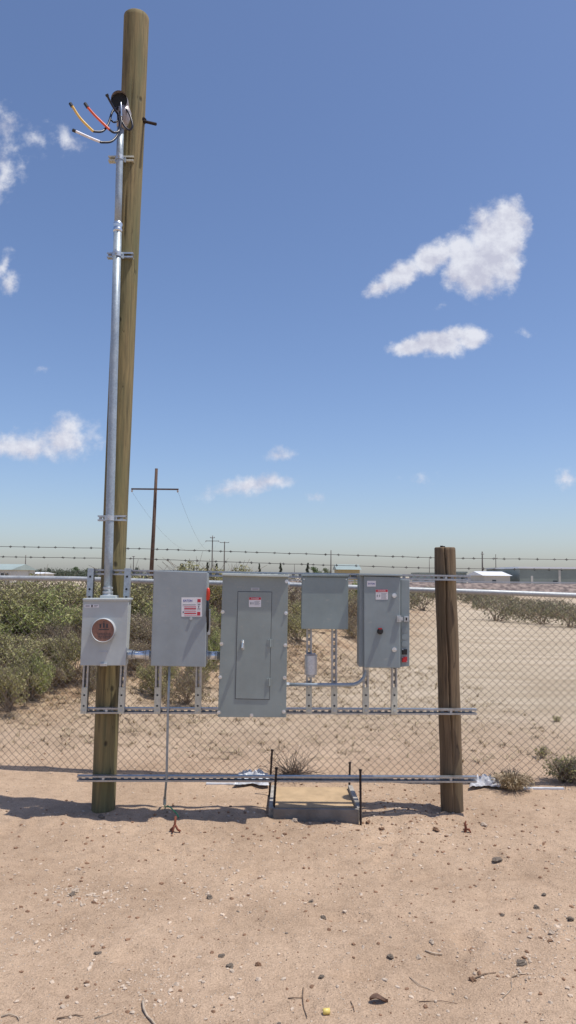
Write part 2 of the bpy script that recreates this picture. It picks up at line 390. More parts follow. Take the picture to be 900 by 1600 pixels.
    b.inputs['Roughness'].default_value = 1.0; b.inputs['Specular IOR Level'].default_value = .1
    hs = ns.new('ShaderNodeMath'); hs.operation = 'MULTIPLY_ADD'; hs.inputs[1].default_value = .35
    ls.new(n3.outputs[0], hs.inputs[0]); ls.new(n2.outputs[0], hs.inputs[2])
    h2 = ns.new('ShaderNodeMath'); h2.operation = 'MULTIPLY_ADD'; h2.inputs[1].default_value = .35; ls.new(mu.outputs[0], h2.inputs[0]); ls.new(hs.outputs[0], h2.inputs[2])
    bp = ns.new('ShaderNodeBump'); bp.inputs['Strength'].default_value = .9; bp.inputs['Distance'].default_value = .028
    ls.new(h2.outputs[0], bp.inputs['Height']); ls.new(bp.outputs[0], b.inputs['Normal'])
    return mat
ground = g.build('ground', ground_mat(), None, smooth=True, kind='structure')
at = ground.data.attributes.new('bank', 'FLOAT', 'POINT')
vals = []
for v in g.v:
    r_ = ridge(v.x, v.y) if v.y > 6.5 else 0
    k = sm(.05, .35, r_)*(1-.65*sm(25, 45, v.y)) + .35*sm(7, 8.5, v.y)*(1-sm(1, 4, v.x+ .25*(v.y-7)))*(1-sm(11, 16, v.y))
    vals.append(max(0, min(1, k*(.8+.6*nz(v.x, v.y, 1.3, 11)))))
at.data.foreach_set('value', vals)

def onground(px, py):
    lo = 2.3; hi = lo
    while hi < 120:
        hi = lo+max(.05, lo*.01); p = P(px, py, hi)
        if p.z <= height(p.x, p.y): break
        lo = hi
    for _ in range(10):
        mid = (lo+hi)/2; p = P(px, py, mid)
        if p.z <= height(p.x, p.y): hi = mid
        else: lo = mid
    p = P(px, py, hi); return Vector((p.x, p.y, height(p.x, p.y)))

# ------------------------------------------------------------------ tall pole and short post
def pole_mesh(p0, p1, d0, d1, seed, crack=None, nseg=150, nr=80, knots=()):
    mb = MB(); ax = (p1-p0)
    for i in range(nseg+1):
        t = i/nseg; c = p0+ax*t; r = (d0+(d1-d0)*t)/2
        r *= 1+.02*noise.noise(Vector((t*9, seed, 0)))
        c = c + Vector((.006*noise.noise(Vector((t*5, seed+5, 0))), 0, 0))
        for j in range(nr):
            an = 2*math.pi*j/nr
            rr = r*(1+.018*noise.noise(Vector((math.cos(an)*2, math.sin(an)*2+seed, t*7)))+.008*noise.noise(Vector((math.cos(an)*14, math.sin(an)*14+seed, t*6))))
            if crack:
                ca = crack(t)
                if ca is not None:
                    da = (an-ca[0]+math.pi) % (2*math.pi)-math.pi
                    rr -= ca[2]*math.exp(-(da/ca[1])**2)
            for kt, ka in knots:
                q = ((t-kt)*ax.length/.03)**2 + (((an-ka+math.pi) % (2*math.pi)-math.pi)*r/.018)**2
                rr += .006*math.exp(-q) - .008*math.exp(-q*5)
            mb.v.append(c+Vector((math.cos(an)*rr, math.sin(an)*rr, 0)))
    for i in range(nseg):
        for j in range(nr):
            a = i*nr+j; b_ = i*nr+(j+1) % nr; mb.f.append((a, b_, b_+nr, a+nr))
    # slightly domed sawn top
    k = len(mb.v); top = [mb.v[nseg*nr+j].copy() for j in range(nr)]; c = sum(top, Vector())/nr
    for j in range(nr): mb.v.append(c+(top[j]-c)*.93+Vector((0, 0, .008)))
    for j in range(nr): a = nseg*nr+j; b_ = nseg*nr+(j+1) % nr; mb.f.append((a, b_, k+(j+1) % nr, k+j))
    mb.f.append(tuple(range(k, k+nr)))
    return mb
b0 = P(161, 1268, YPOLE); b1 = P(213.3, 28, YPOLE-.03)
axd = (b1-b0).normalized()
tp = thing('utility_pole', Vector((b0.x, YPOLE, 0)), 'tall greenish brown round timber pole carrying the pipe mast, left of the boxes', 'pole')
def crk(t):
    if .70 < t < .97: return (R(-88)+.12*noise.noise(Vector((t*14, 3, 0))), .035, .010*sm(.70, .74, t)*(1-sm(.93, .97, t)))
pole_mesh(b0-axd*.5, b1, .168, .195, 2.0, crk, 200, 72, [(.15, R(-80)), (.36, R(-70)), (.41, R(-60)), (.53, R(-75)), (.62, R(-95)), (.8, R(-60))]).build('shaft', M['pole'], tp, smooth=True)
bl = MB(); q0 = P(214, 187, YPOLE-.02); q1 = P(243.5, 194, YPOLE-.10)
bl.tube([q0, q1], .012, 8); bl.tube([P(222, 188.3, YPOLE-.04), P(225, 189.2, YPOLE-.05)], .028, 6)
bl.build('bolt', M['rust'], tp)
s0 = P(707, 1270, YPOLE); s1 = P(695, 857, YPOLE)
sp_ = thing('timber_post', Vector((s0.x, YPOLE, 0)), 'short brown round timber post with a long crack, right of the boxes', 'post')
def crk2(t):
    return (R(-97)+.45*(t-.5)*-.6+.20*noise.noise(Vector((t*6, 9, 0)))+.05*noise.noise(Vector((t*30, 9, 0))), .055, .022*(.35+.65*sm(.25, .6, t)))
sax = (s1-s0).normalized()
pole_mesh(s0-sax*.5, s1, .165, .155, 8.0, crk2, 140, 110, [(.5, R(-60)), (.35, R(-50))]).build('shaft', M['post'], sp_, smooth=True)
bb = MB(); c = P(690, 856, YPOLE); bb.tube([c+Vector((0, 0, -.02)), c+Vector((0, 0, .016))], .012, 6); c = P(694, 856, YPOLE); bb.tube([c+Vector((0, 0, -.02)), c+Vector((0, 0, .013))], .008, 6)
bb.build('bolt', M['rust'], sp_)

# ------------------------------------------------------------------ strut channel
def strut(p0, p1, depth_dir, w=.041, d=.041, th=.0028, slot=.028, pitch=.0508, closed_front=False, slotted=True):
    """C-channel from p0 to p1 (centre of its open face); the slotted web is 'd' deep along depth_dir."""
    mb = MB(); a = (p1-p0).normalized(); L = (p1-p0).length; n = depth_dir.normalized(); u = a.cross(n).normalized()
    def bx(s0, s1, u0_, u1_, n0, n1):
        c = [p0+a*s+u*uu+n*nn for nn in (n0, n1) for (s, uu) in ((s0, u1_), (s1, u1_), (s1, u0_), (s0, u0_))]
        mb.hexa(c[:4], c[4:])
    h = w/2
    bx(0, L, h-th, h, 0, d); bx(0, L, -h, -h+th, 0, d)             # flanges
    bx(0, L, h-th-.0075, h-th, 0, th); bx(0, L, -h+th, -h+th+.0075, 0, th)     # inturned lips
    bx(0, L, h-th-.0075-th*.6, h-th-.0075, 0, .007); bx(0, L, -h+th+.0075, -h+th+.0075+th*.6, 0, .007)
    sh = .007
    bx(0, L, sh, h-th, d-th, d); bx(0, L, -h+th, -sh, d-th, d)      # web either side of the slots
    if slotted:
        s = 0; 
        while s < L:
            e = min(L, s+pitch-slot)
            bx(s, e, -sh, sh, d-th, d); s += pitch
    else: bx(0, L, -sh, sh, d-th, d)
    return mb
back = Vector((0, 1, 0))
for (x0, y0, x1, y1, lab) in ((140, 893.5, 736, 903.3, 'horizontal slotted steel strut along the tops of the boxes'),
                              (126, 1110.5, 745.5, 1112.5, 'horizontal slotted steel strut behind the foot of the tall panel'),
                              (120, 1217, 745, 1218.5, 'lowest horizontal slotted steel strut, just above the ground across both posts')):
    p0, p1 = P(x0, y0, YS0), P(x1, y1, YS0)
    t = thing('strut_channel', p0, lab, 'strut', 'horizontal struts of the rack')
    strut(p0, p1, back).build('channel', M['strut'], t)
    for bx_ in (P(173 if y0 < 1000 else (166 if y0 < 1150 else 161), y0, YS0), P(697 if y0 < 1000 else 705, y1, YS0)):
        mb = MB(); disc(mb, bx_, .0105, YS0+.004, YS0+.036, 6); disc(mb, bx_, .016, YS0+.030, YS0+.037, 12); mb.build('bolt', M['galv'], t)

# vertical struts with flat plates
def plate(mb, c0, c1, Y, w=.043, th=.006):
    d = (c1-c0); u = Vector((d.z, 0, -d.x)).normalized()*w/2
    f = [c1-u, c1+u, c0+u, c0-u]; f = [Vector((p.x, Y-th, p.z)) for p in f]
    mb.hexa(f, [Vector((p.x, Y, p.z)) for p in f])
vs_list = [((142, 888), (130.5, 1115), True, 'vertical slotted steel strut behind the left edge of the meter box'),
           ((199.5, 888), (188.8, 1115), True, 'vertical slotted steel strut behind the right edge of the meter box'),
           ((250.5, 897), (245.5, 1115), False, 'vertical steel strut below the left half of the switch box with the red handle'),
           ((312.5, 897), (309, 1115), False, 'vertical steel strut below the right edge of the switch box with the red handle'),
           ((483.5, 897), (482.6, 1115), False, 'vertical slotted steel strut behind the small curved metal cover'),
           ((522.5, 897), (522.3, 1115), False, 'vertical slotted steel strut under the right half of the plain junction box'),
           ((572.5, 897), (571.5, 1115), False, 'vertical steel strut below the left edge of the control box'),
           ((617, 897), (616, 1115), False, 'vertical steel strut below the right half of the control box')]
for (a, b, tpz, lab) in vs_list:
    p0, p1 = P(*b, YV0), P(*a, YV0)
    t = thing('vertical_strut', p0, lab, 'strut', 'vertical struts of the rack')
    strut(p0, p1, back).build('channel', M['strut'], t)
    L = (p1-p0); e = L.normalized()
    mb = MB(); c0, c1 = p0+e*.0, p0+e*.185; plate(mb, c0, c1, YV0-.001); pl = mb.build('plate', M['plate'], t, bevel=.001)
    for s in (.055, .13): mb = MB(); disc(mb, p0+e*s, .0068, YV0-.0085, YV0-.0065, 14); mb.build('bolt_hole', M['darkhole'], pl)
    mb = MB(); disc(mb, p0+e*.02, .008, YV0-.016, YV0-.0065, 6)
    mb.build('bolt', M['galv'], pl)
    if tpz:
        mb = MB(); c0, c1 = p1-e*.20, p1; plate(mb, c0, c1, YV0-.001); pl = mb.build('plate', M['mast'], t, bevel=.001)
        for s in (.06, .15): mb = MB(); disc(mb, p1-e*s, .0078, YV0-.0085, YV0-.0065, 14); mb.build('bolt_hole', M['darkhole'], pl)

# ------------------------------------------------------------------ boxes
def label_plate(parent, px0, py0, px1, py1, Y, mat=None, name='label'):
    mb = MB(); slab(mb, rect(px0, py0, px1, py1), Y-.0012, Y); return mb.build(name, mat or M['paper'], parent)
def marks(parent, rects, Y, mat, name='print'):
    mb = MB()
    for r_ in rects: slab(mb, rect(*r_), Y-.0024, Y-.0013)
    return mb.build(name, mat, parent)

# meter box
Yf = YK-.125
c0 = P(162, 1040, Yf)
mt = thing('meter_box', Vector((c0.x, YK, c0.z)), 'light grey meter box with a round brown cover, on the tall pole', 'meter box')
mb = MB(); slab(mb, [(130, 937), (200.5, 937), (195.5, 1039.5), (125.5, 1039.5)], Yf+.02, YK); mb.build('enclosure', M['paint_meter'], mt, .004)
mb = MB(); slab(mb, [(129.5, 937.5), (201, 937.5), (196.2, 1040), (125, 1040)], Yf, Yf+.019); mb.build('cover', M['paint_meter'], mt, .004)
mb = MB(); slab(mb, [(129, 935), (201.8, 935), (201.4, 938.6), (129, 938.6)], Yf-.012, YK); mb.build('hood', M['paint_meter'], mt, .003)
cc = P(162.5, 984.5, Yf)
rg = MB(); k = 40; prof = [(.0845, 0), (.0845, .030), (.081, .037), (.0785, .037), (.077, .024)]
for (r_, d_) in prof:
    for j in range(k): a = 2*math.pi*j/k; rg.v.append(Vector((cc.x+r_*math.cos(a), Yf-d_, cc.z+r_*math.sin(a))))
for i in range(len(prof)-1):
    for j in range(k): a = i*k+j; b_ = i*k+(j+1) % k; rg.f.append((a, b_, b_+k, a+k))
rg.build('ring', M['ring'], mt, smooth=True)
mb = MB(); disc(mb, cc, .0772, Yf-.027, Yf, 40); dk = mb.build('meter_cover', M['copper'], mt)
yy = Yf-.0272
mb = MB()
for (x0, y0, x1, y1) in ((155.5, 975, 158, 981), (161, 973.5, 163.5, 981), (166, 975, 168.5, 981)): slab(mb, rect(x0, y0, x1, y1), yy-.001, yy)
for (x0, y0, x1, y1) in ((154, 983, 170.5, 984.3), (161, 971, 163.5, 972.2)): slab(mb, rect(x0, y0, x1, y1), yy-.001, yy)
for r_ in range(4):
    x = 152+r_*.7
    while x < 173-r_*.8: w = random.uniform(1, 3.4); slab(mb, rect(x, 989+r_*2.4, min(x+w, 173.5), 990+r_*2.4), yy-.001, yy); x += w+.8
mb.build('print', M['ink'], dk)
lb = label_plate(mt, 132, 944.5, 154.5, 949.3, Yf); marks(lb, [(133.5, 946, 140, 947.8), (147, 945.7, 153, 946.8), (147, 947.6, 151, 948.3)], Yf, M['greyink']); marks(lb, [(142.6, 945, 144.8, 948.8)], Yf, M['ink'], 'symbol')
mb = MB(); slab(mb, rect(154, 1018, 168, 1019.6), Yf-.003, Yf); mb.build('embossed_bar', M['ring'], mt)
mb = MB(); slab(mb, rect(156, 1036.5, 167, 1041), Yf-.012, Yf); mb.build('latch', M['galv'], mt, .002)

# disconnect switch
Yf = YK-.19; c0 = P(279, 1042, Yf)
ds = thing('disconnect_switch', Vector((c0.x, YK, c0.z)), 'blue grey switch box with a red lever handle on its right side', 'switch box')
mb = MB(); slab(mb, [(241, 893), (323, 896), (320, 1041), (236.2, 1039)], Yf+.02, YK); mb.build('enclosure', M['paint_disc'], ds, .004)
mb = MB(); slab(mb, [(240.3, 891.5), (324, 894.3), (321, 1042.3), (235.2, 1040.5)], Yf, Yf+.0185); mb.build('door', M['paint_disc'], ds, .004)
lb = label_plate(ds, 283.5, 933.5, 315.5, 963.5, Yf)
text('EATON', 293.5, 938.6, Yf-.0014, 3.6, M['blue'], lb, bold=.02, wpx=14)
marks(lb, [(308.5, 936, 313.5, 941)], Yf, M['red'], 'logo'); marks(lb, [(308, 956, 313, 961.5)], Yf, M['red'], 'symbol')
marks(lb, [(288, 950.3, 306.5, 952.2), (288, 957.6, 306.5, 959.4)], Yf, M['red'])
marks(lb, [(288, 947.2, 306.5, 949), (288, 954.4, 306.5, 956), (288, 961.2, 313, 962.2)], Yf, M['pink'])
marks(lb, [(285.5, 944.6, 306, 945.2), (285.5, 955.3, 287, 957.6), (309, 944, 313, 944.8), (310, 946.5, 311.2, 949.5), (308.6, 951, 313.3, 951.8)], Yf, M['ink'])
mb = MB(); disc(mb, P(298.5, 966.4, Yf), .010, Yf-.008, Yf, 14); mb.build('screw', M['ring'], ds)
# lever on the right flank
hx = P(323.5, 930, Yf).x
hd = MB(); a = P(325.3, 925, Yf-.035); b_ = P(324.8, 936, Yf-.025)
hd.tube([a+Vector((0, 0, .03)), a+Vector((0, 0, .02)), a, b_, b_-Vector((0, 0, .01))], [.004, .011, .013, .012, .008], 12); hl = hd.build('handle', M['handlered'], ds, smooth=True)
lv = MB(); lv.tube([b_, P(324.2, 960, Yf+.0), P(323.8, 986, Yf+.06)], [.010, .011, .013], 10); lv.build('lever', M['black'], hl, smooth=True)
mb = MB(); mb.box(hx-.004, hx+.018, Yf+.05, Yf+.10, P(0, 990, Yf).z, P(0, 950, Yf).z); mb.build('pivot_bracket', M['galv'], ds, .003)

# panelboard
Yf = YK-.15; c0 = P(394, 1120, Yf)
pb = thing('panelboard', Vector((c0.x, YK, c0.z)), 'tall grey green breaker panel, the largest box, at the centre of the rack', 'electrical panel')
mb = MB(); slab(mb, [(349, 899), (449.5, 901), (446, 1120), (341.5, 1119)], Yf+.012, YK); mb.build('enclosure', M['paint_panel'], pb, .003)
mb = MB(); slab(mb, [(348, 899), (450.5, 901), (447, 1121), (340.3, 1120.3)], Yf, Yf+.0105); mb.build('cover', M['paint_panel'], pb, .002)
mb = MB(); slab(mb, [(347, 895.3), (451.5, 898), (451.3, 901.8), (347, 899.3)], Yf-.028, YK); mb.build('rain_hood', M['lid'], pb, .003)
mb = MB(); slab(mb, [(371.4, 923.8), (425.2, 924.6), (421.3, 1093.4), (367.2, 1092.2)], Yf-.0008, Yf-.0002); mb.build('door_gap', M['ink'], pb)
mb = MB(); slab(mb, [(372.1, 924.6), (424.5, 925.4), (420.6, 1092.6), (368, 1091.4)], Yf-.004, Yf-.001); dr = mb.build('door', M['paint_panel'], pb, .0008)
h = MB(); hc = P(379.5, 1007, Yf); h.box(hc.x-.010, hc.x+.010, Yf-.012, Yf-.004, hc.z-.035, hc.z+.028)
h.tube([Vector((hc.x+.002, Yf-.012, hc.z+.030)), Vector((hc.x+.001, Yf-.034, hc.z+.012)), Vector((hc.x-.001, Yf-.036, hc.z-.018)), Vector((hc.x, Yf-.02, hc.z-.036))], [.006, .008, .009, .006], 8); h.build('handle', M['chrome'], dr, .002)
for (hx_, hy) in ((421.8, 1005), (420.2, 1066)):
    h = MB(); slab(h, rect(hx_-4, hy-6, hx_+4, hy+6), Yf-.008, Yf-.0042); a = P(hx_, hy-6.4, Yf-.008); b_ = P(hx_, hy+6.4, Yf-.008); h.tube([a, b_], .005, 8); h.build('hinge', M['paint_panel'], dr, .001)
for (bx_, by) in ((448, 908.5), (348, 956), (447, 958), (346, 1006), (446, 1008), (344, 1058), (445, 1059), (342, 1113), (443.5, 1112), (393, 1118)):
    mb = MB(); q = P(bx_, by, Yf); disc(mb, q, .009, Yf-.009, Yf-.0003, 8, .006); disc(mb, q, .013, Yf-.003, Yf-.0003, 14); mb.build('bolt', M['chrome'], pb)
lb = label_plate(pb, 392.2, 918.2, 405.4, 922.6, Yf, M['ring']); marks(lb, [(394.5, 919.7, 403.5, 921.2)], Yf, M['greyink'])
lb = label_plate(pb, 389, 933, 408, 948.5, Yf-.0042); Yl = Yf-.0042
mk = marks(lb, [(389.3, 933.3, 407.7, 937.2)], Yl, M['red'], 'header'); text('DANGER', 398.4, 935.3, Yl-.0028, 2.3, M['paper'], lb, wpx=12)
marks(lb, [(391, 941, 393, 944.5), (394.6, 941, 396, 944.5)]+[(397.5, 939.2+i*1.8, 406.2-(i % 2)*1.2, 939.9+i*1.8) for i in range(4)], Yl, M['greyink'])

# junction box
Yf = YK-.11; c0 = P(507, 984, Yf)
jb = thing('junction_box', Vector((c0.x, YK, c0.z)), 'plain grey square box without any label, between the tall panel and the control box', 'junction box')
mb = MB(); slab(mb, [(471.8, 899), (543.8, 899.5), (543.6, 981), (470.3, 981)], Yf+.014, YK); mb.build('enclosure', M['paint_jbox'], jb, .003)
mb = MB(); slab(mb, [(472.3, 901.5), (544.4, 902), (544, 983.5), (470.6, 982.7)], Yf, Yf+.0125); mb.build('cover', M['paint_jbox'], jb, .003)
mb = MB(); slab(mb, [(470.5, 897), (545, 897.6), (545, 901), (470.5, 900.6)], Yf-.012, YK); mb.build('hood', M['paint_jbox'], jb, .002)
for (bx_, by) in ((475, 905), (541, 905.3)):
    mb = MB(); disc(mb, P(bx_, by, Yf), .005, Yf-.004, Yf-.0003, 8); mb.build('screw', M['chrome'], jb)

# control box
Yf = YK-.20; c0 = P(600, 1044, Yf)
cb = thing('control_box', Vector((c0.x, YK, c0.z)), 'grey control box with a black knob and push buttons, rightmost on the rack', 'control box')
mb = MB(); slab(mb, [(562, 898), (626, 899), (626, 1043), (561, 1042)], Yf+.03, YK+.0); mb.build('enclosure', M['paint_ctrl'], cb, .004)
mb = MB(); slab(mb, [(568.5, 900), (625, 902), (624.6, 1044), (569, 1043.3)], Yf, Yf+.0285); dr = mb.build('door', M['paint_ctrl'], cb, .004)
mb = MB(); slab(mb, [(560.5, 896.5), (629, 897.5), (629, 900.5), (560.5, 899.5)], Yf-.012, YK); mb.build('hood', M['paint_ctrl'], cb, .003)
mb = MB(); slab(mb, [(626.4, 905.5), (640, 906), (639.8, 1041), (626.4, 1042)], Yf+.045, YK); fl = mb.build('side_cover', M['paint_ctrl'], cb, .003)
Ys = Yf+.045
for (bx_, by) in ((616, 930.5), (616, 1015)):
    mb = MB(); q = P(bx_, by, Yf); disc(mb, q, .016, Yf-.006, Yf, 18); mb.box(q.x-.012, q.x+.012, Yf-.011, Yf-.006, q.z-.003, q.z+.003); mb.build('door_lock', M['chrome'], dr, .001)
mb = MB(); slab(mb, rect(620, 962, 627, 972), Yf-.010, Yf); slab(mb, rect(622, 964.5, 630, 969.5), Yf-.016, Yf-.010); mb.build('latch', M['galv'], dr, .001)
mb = MB(); slab(mb, rect(631.5, 963, 638.5, 971.5), Ys-.012, Ys); mb.build('latch_bracket', M['galv'], fl, .001)
mb = MB(); slab(mb, rect(634, 965, 636.2, 969.5), Ys-.0145, Ys-.0125); mb.build('latch_slot', M['darkhole'], fl)
for by in (985.3, 995.5, 1006.5):
    mb = MB(); q = P(632, by, Ys); disc(mb, q, .0205, Ys-.004, Ys, 22); mb.build('knockout', M['paint_ctrl'], fl, .001)
for by, mt_ in ((1018.5, 'black'), (1030.5, 'btnred')):
    mb = MB(); slab(mb, rect(627.8, by-4.2, 636.2, by+4.2), Ys-.002, Ys); pl = mb.build('button_plate', M['black' if mt_ == 'black' else 'btnred'], fl)
    mb = MB(); disc(mb, P(632, by, Ys), .016, Ys-.018, Ys-.002, 18); mb.build('push_button', M[mt_], pl)
    marks(pl, [(628.2, by-4, 630.4, by-3.1)] if mt_ == 'black' else [(628.4, by-3.6, 630.2, by-2.8), (634.6, by+2.4, 636.5, by+3.3)], Ys-.001, M['paper'])
mb = MB(); q = P(593.8, 986.3, Yf); disc(mb, q, .021, Yf-.010, Yf, 20); kn = mb.build('selector_knob', M['black'], dr)
mb = MB(); disc(mb, q, .015, Yf-.036, Yf-.010, 16, .013); mb.build('knob_grip', M['black'], kn)
mb = MB(); slab(mb, rect(591, 981.2, 597, 983.2), Yf-.0125, Yf-.0102); mb.build('knob_mark', M['btnred'], kn)
lb = label_plate(dr, 573.5, 907.5, 587.3, 916.5, Yf); text('EATON', 580.4, 912, Yf-.0014, 2.6, M['blue'], lb, bold=.02, wpx=10.5)
lb = label_plate(dr, 587, 921, 606, 936.8, Yf)
mk = marks(lb, [(587.3, 921.3, 605.7, 925)], Yf, M['red'], 'header'); text('DANGER', 596.5, 923.2, Yf-.0028, 2.2, M['paper'], lb, wpx=12)
marks(lb, [(588.6, 929, 590.8, 932.5), (592.4, 929, 594, 932.5)]+[(595.6, 927.2+i*1.8, 604.4-(i % 2)*1.2, 927.9+i*1.8) for i in range(5)], Yf, M['greyink'])

# curved conduit body on the strut
Yc = YV0; q0 = P(486, 1024, Yc-.05); q1 = P(486, 1055.5, Yc-.05)
lbd = thing('conduit_cover', q1, 'small shiny curved metal cover hanging below the plain junction box', 'conduit fitting')
mb = MB(); cx_ = q0.x; k = 24
for zz in (q0.z, q1.z+.012, q1.z):
    r_ = .044 if zz != q1.z else .036
    for j in range(k+1): a = math.pi*j/k; mb.v.append(Vector((cx_-r_*math.cos(a), Yc-.022-.044*math.sin(a), zz)))
for i in range(2):
    for j in range(k): a = i*(k+1)+j; mb.f.append((a, a+1, a+1+k+1, a+k+1))
mb.f.append(tuple(range(2*(k+1), 3*(k+1))))
mb.box(cx_-.043, cx_+.043, Yc-.0215, Yc-.002, q1.z, q0.z)
mb.build('body', galv('pale_zinc_cover', (.62, .66, .70), .35, .35), lbd, smooth=True)
mb = MB(); slab(mb, rect(479, 1022, 493.5, 1024), Yc-.058, Yc); mb.build('rim', M['alu'], lbd, .002)
mb = MB(); slab(mb, rect(480, 1056.2, 492, 1058.6), Yc-.045, Yc); mb.build('neck', M['galv'], lbd, .002)

# ------------------------------------------------------------------ conduits
def nipple(x0, x1, y0, y1, Y, r, lab, bands):
    a, b = P(x0, y0, Y), P(x1, y1, Y); t = thing('pipe_nipple', (a+b)/2, lab, 'conduit', 'short pipes between boxes')
    MB().tube([a, b], r, 24).build('pipe', M['chrome'], t, smooth=True)
    for f0, f1, rr in bands:
        MB().tube([a+(b-a)*f0, a+(b-a)*f1], rr, 24).build('coupling', M['galv'], t, .002)
YC = YK-.06
nipple(196, 237, 1022.5, 1023.5, YC, .026, 'short shiny pipe joining the meter box and the switch box', [(.06, .26, .034), (.30, .36, .031), (.72, .78, .031), (.80, .94, .034)])
nipple(319, 345, 1024, 1024.5, YC, .028, 'short bluish pipe joining the switch box and the tall panel', [(.02, .25, .034), (.72, .80, .032)])
Yt = YS0-.115
pts = [P(443, 1069.5, Yt), P(500, 1070, Yt), P(548, 1070, Yt)]
ce = P(548, 1044, Yt); 
for i in range(1, 9):
    a = math.pi/2*i/8; pts.append(P(548+24.5*math.sin(a), 1045+25*math.cos(a), Yt))
pts.append(P(572.5, 1040, Yt))
cdx = thing('bent_conduit', pts[0], 'thin metal conduit curving from the tall panel up into the control box', 'conduit')
MB().tube(pts, .0125, 14).build('pipe', M['mast'], cdx, smooth=True)
MB().tube([pts[0], P(452, 1069.6, Yt)], .018, 6).build('connector', M['galv'], cdx)
MB().tube([P(572.5, 1046.5, Yt), P(572.5, 1041, Yt)], .018, 6).build('connector', M['galv'], cdx)
# ground pipe
Yt = YV0-.03
g0, g1 = P(265, 1040, Yt-.05), onground(257.5, 1261)
gp = thing('ground_wire_pipe', g1, 'thin vertical pipe dropping from the switch box to the sand, green wire at its foot', 'conduit')
MB().tube([g0, P(262.5, 1110, YS0-.02), P(260.3, 1215, YS0-.016), g1+Vector((0, -.01, .06))], .0085, 12).build('pipe', M['mast'], gp, smooth=True)
MB().tube([g1+Vector((0, -.01, .075)), g1+Vector((0, -.01, .02))], .012, 10).build('end_fitting', M['galv'], gp)
gw = [g1+Vector((0, -.01, .03)), g1+Vector((.005, -.02, .005))]
for (x, y, z) in ((262, 1259, .05), (267, 1262, .05), (272, 1267, .03), (276, 1271, .012), (279, 1277, .0)): gw.append(G(x, y, z+.012))
MB().tube(gw, .0045, 8).build('green_wire', M['green'], gp, smooth=True)

# ------------------------------------------------------------------ mast with weatherhead
YM = YS0-.034
mast_c = lambda y: 168.3+(930-y)*(20.0/730)
ms = thing('conduit_mast', P(168.3, 934, YM), 'tall galvanised pipe mast with a weatherhead and loose coloured cables, on the timber pole', 'conduit mast')
MB().tube([P(mast_c(y), y, YM) for y in (934, 860, 700, 520, 356)], .0300, 28).build('lower_pipe', M['mast'], ms, smooth=True)
MB().tube([P(mast_c(y), y, YM) for y in (356, 300, 240, 198)], .0262, 28).build('upper_pipe', M['mast'], ms, smooth=True)
cp = MB(); P0 = lambda y: P(mast_c(y), y, YM)
cp.tube([P0(363), P0(361), P0(358.5), P0(357), P0(355), P0(352), P0(350.5), P0(348.5), P0(347)], [.031, .035, .035, .031, .031, .036, .036, .033, .028], 28); cp.build('coupling', M['chrome'], ms, smooth=True)
hb = MB(); hb.tube([P0(937), P0(932), P0(931.5), P0(928)], [.050, .048, .038, .036], 28); hb.tube([P0(927.5), P0(923.5)], .037, 28); hb.tube([P0(921), P0(917)], .0345, 28); hb.build('hub', M['galv'], ms, .002)
hb = MB(); slab(hb, rect(156, 930.5, 181, 936.5), YM-.05, YM+.04); hb.build('hub_plate', M['paint_meter'], ms, .004)
# weatherhead: hood with dark mouth and clamshell back
wc = P(188.5, 163, YM-.02)
wh = MB(); prof = [(.062, .055), (.064, .02), (.060, -.03), (.045, -.065), (.012, -.085)]
k = 26
for (r_, d_) in prof:
    for j in range(k): a = 2*math.pi*j/k; wh.v.append(wc+Vector((r_*math.cos(a), -d_-.02*math.sin(a), r_*math.sin(a)*1.0)))
for i in range(len(prof)-1):
    for j in range(k): a = i*k+j; b_ = i*k+(j+1) % k; wh.f.append((a, a+k, b_+k, b_))
# clamshell body going down to the pipe
wh.tube([wc+Vector((.012, .0, -.03)), P(194, 178, YM-.01), P(192, 190, YM), P(189, 200, YM)], [.052, .056, .046, .034], 20)
whd = wh.build('weatherhead', M['alu'], ms, smooth=True)
mb = MB(); disc(mb, wc+Vector((0, 0, 0)), .056, wc.y-.045, wc.y-.03, 26); mb.build('mouth', M['darkhole'], whd)
def cable(name, black, col=None, mat=None, tip=None, r=.0085):
    o = MB().tube([P(*p) for p in black], r, 8).build('cable', M['wireblack'], whd, smooth=True)
    o['label'] = name
    if col: MB().tube([P(*p) for p in col], r*1.12, 8).build('marking_tape', mat, o, smooth=True)
    if tip: MB().tube([P(*p) for p in tip], r*1.45, 8).build('end_cap', M['black'], o)
Y1 = YM-.09
def bez(pts, n=18):      # Catmull-Rom through (px, py, Y)
    out = []; q = [pts[0]]+list(pts)+[pts[-1]]
    for i in range(1, len(q)-2):
        for k_ in range(n//2):
            t = k_/(n//2); a, b, c, d = [Vector(w) for w in q[i-1:i+3]]
            out.append(tuple(.5*((2*b)+(-a+c)*t+(2*a-5*b+4*c-d)*t*t+(-a+3*b-3*c+d)*t**3)))
    out.append(tuple(pts[-1])); return out
cable('yellow taped cable', bez([(187, 165, Y1+.05), (176, 174, Y1), (169, 194, Y1-.05), (160, 205, Y1-.1), (146, 205.5, Y1-.14)]), bez([(146, 205.5, Y1-.14), (136, 196, Y1-.16), (124, 183, Y1-.18), (112.5, 165, Y1-.2)]), M['yellow'], [(112.8, 166.5, Y1-.2), (109.6, 161.5, Y1-.2)])
cable('red taped cable', bez([(189, 166, Y1+.05), (187, 188, Y1+.01), (186, 204, Y1-.02), (178, 207, Y1-.06), (171, 202.5, Y1-.08)]), bez([(171, 202.5, Y1-.08), (158, 190, Y1-.1), (146, 178, Y1-.12), (136, 166.5, Y1-.14)]), M['orange'], [(137, 168, Y1-.14), (132.6, 161.5, Y1-.14)])
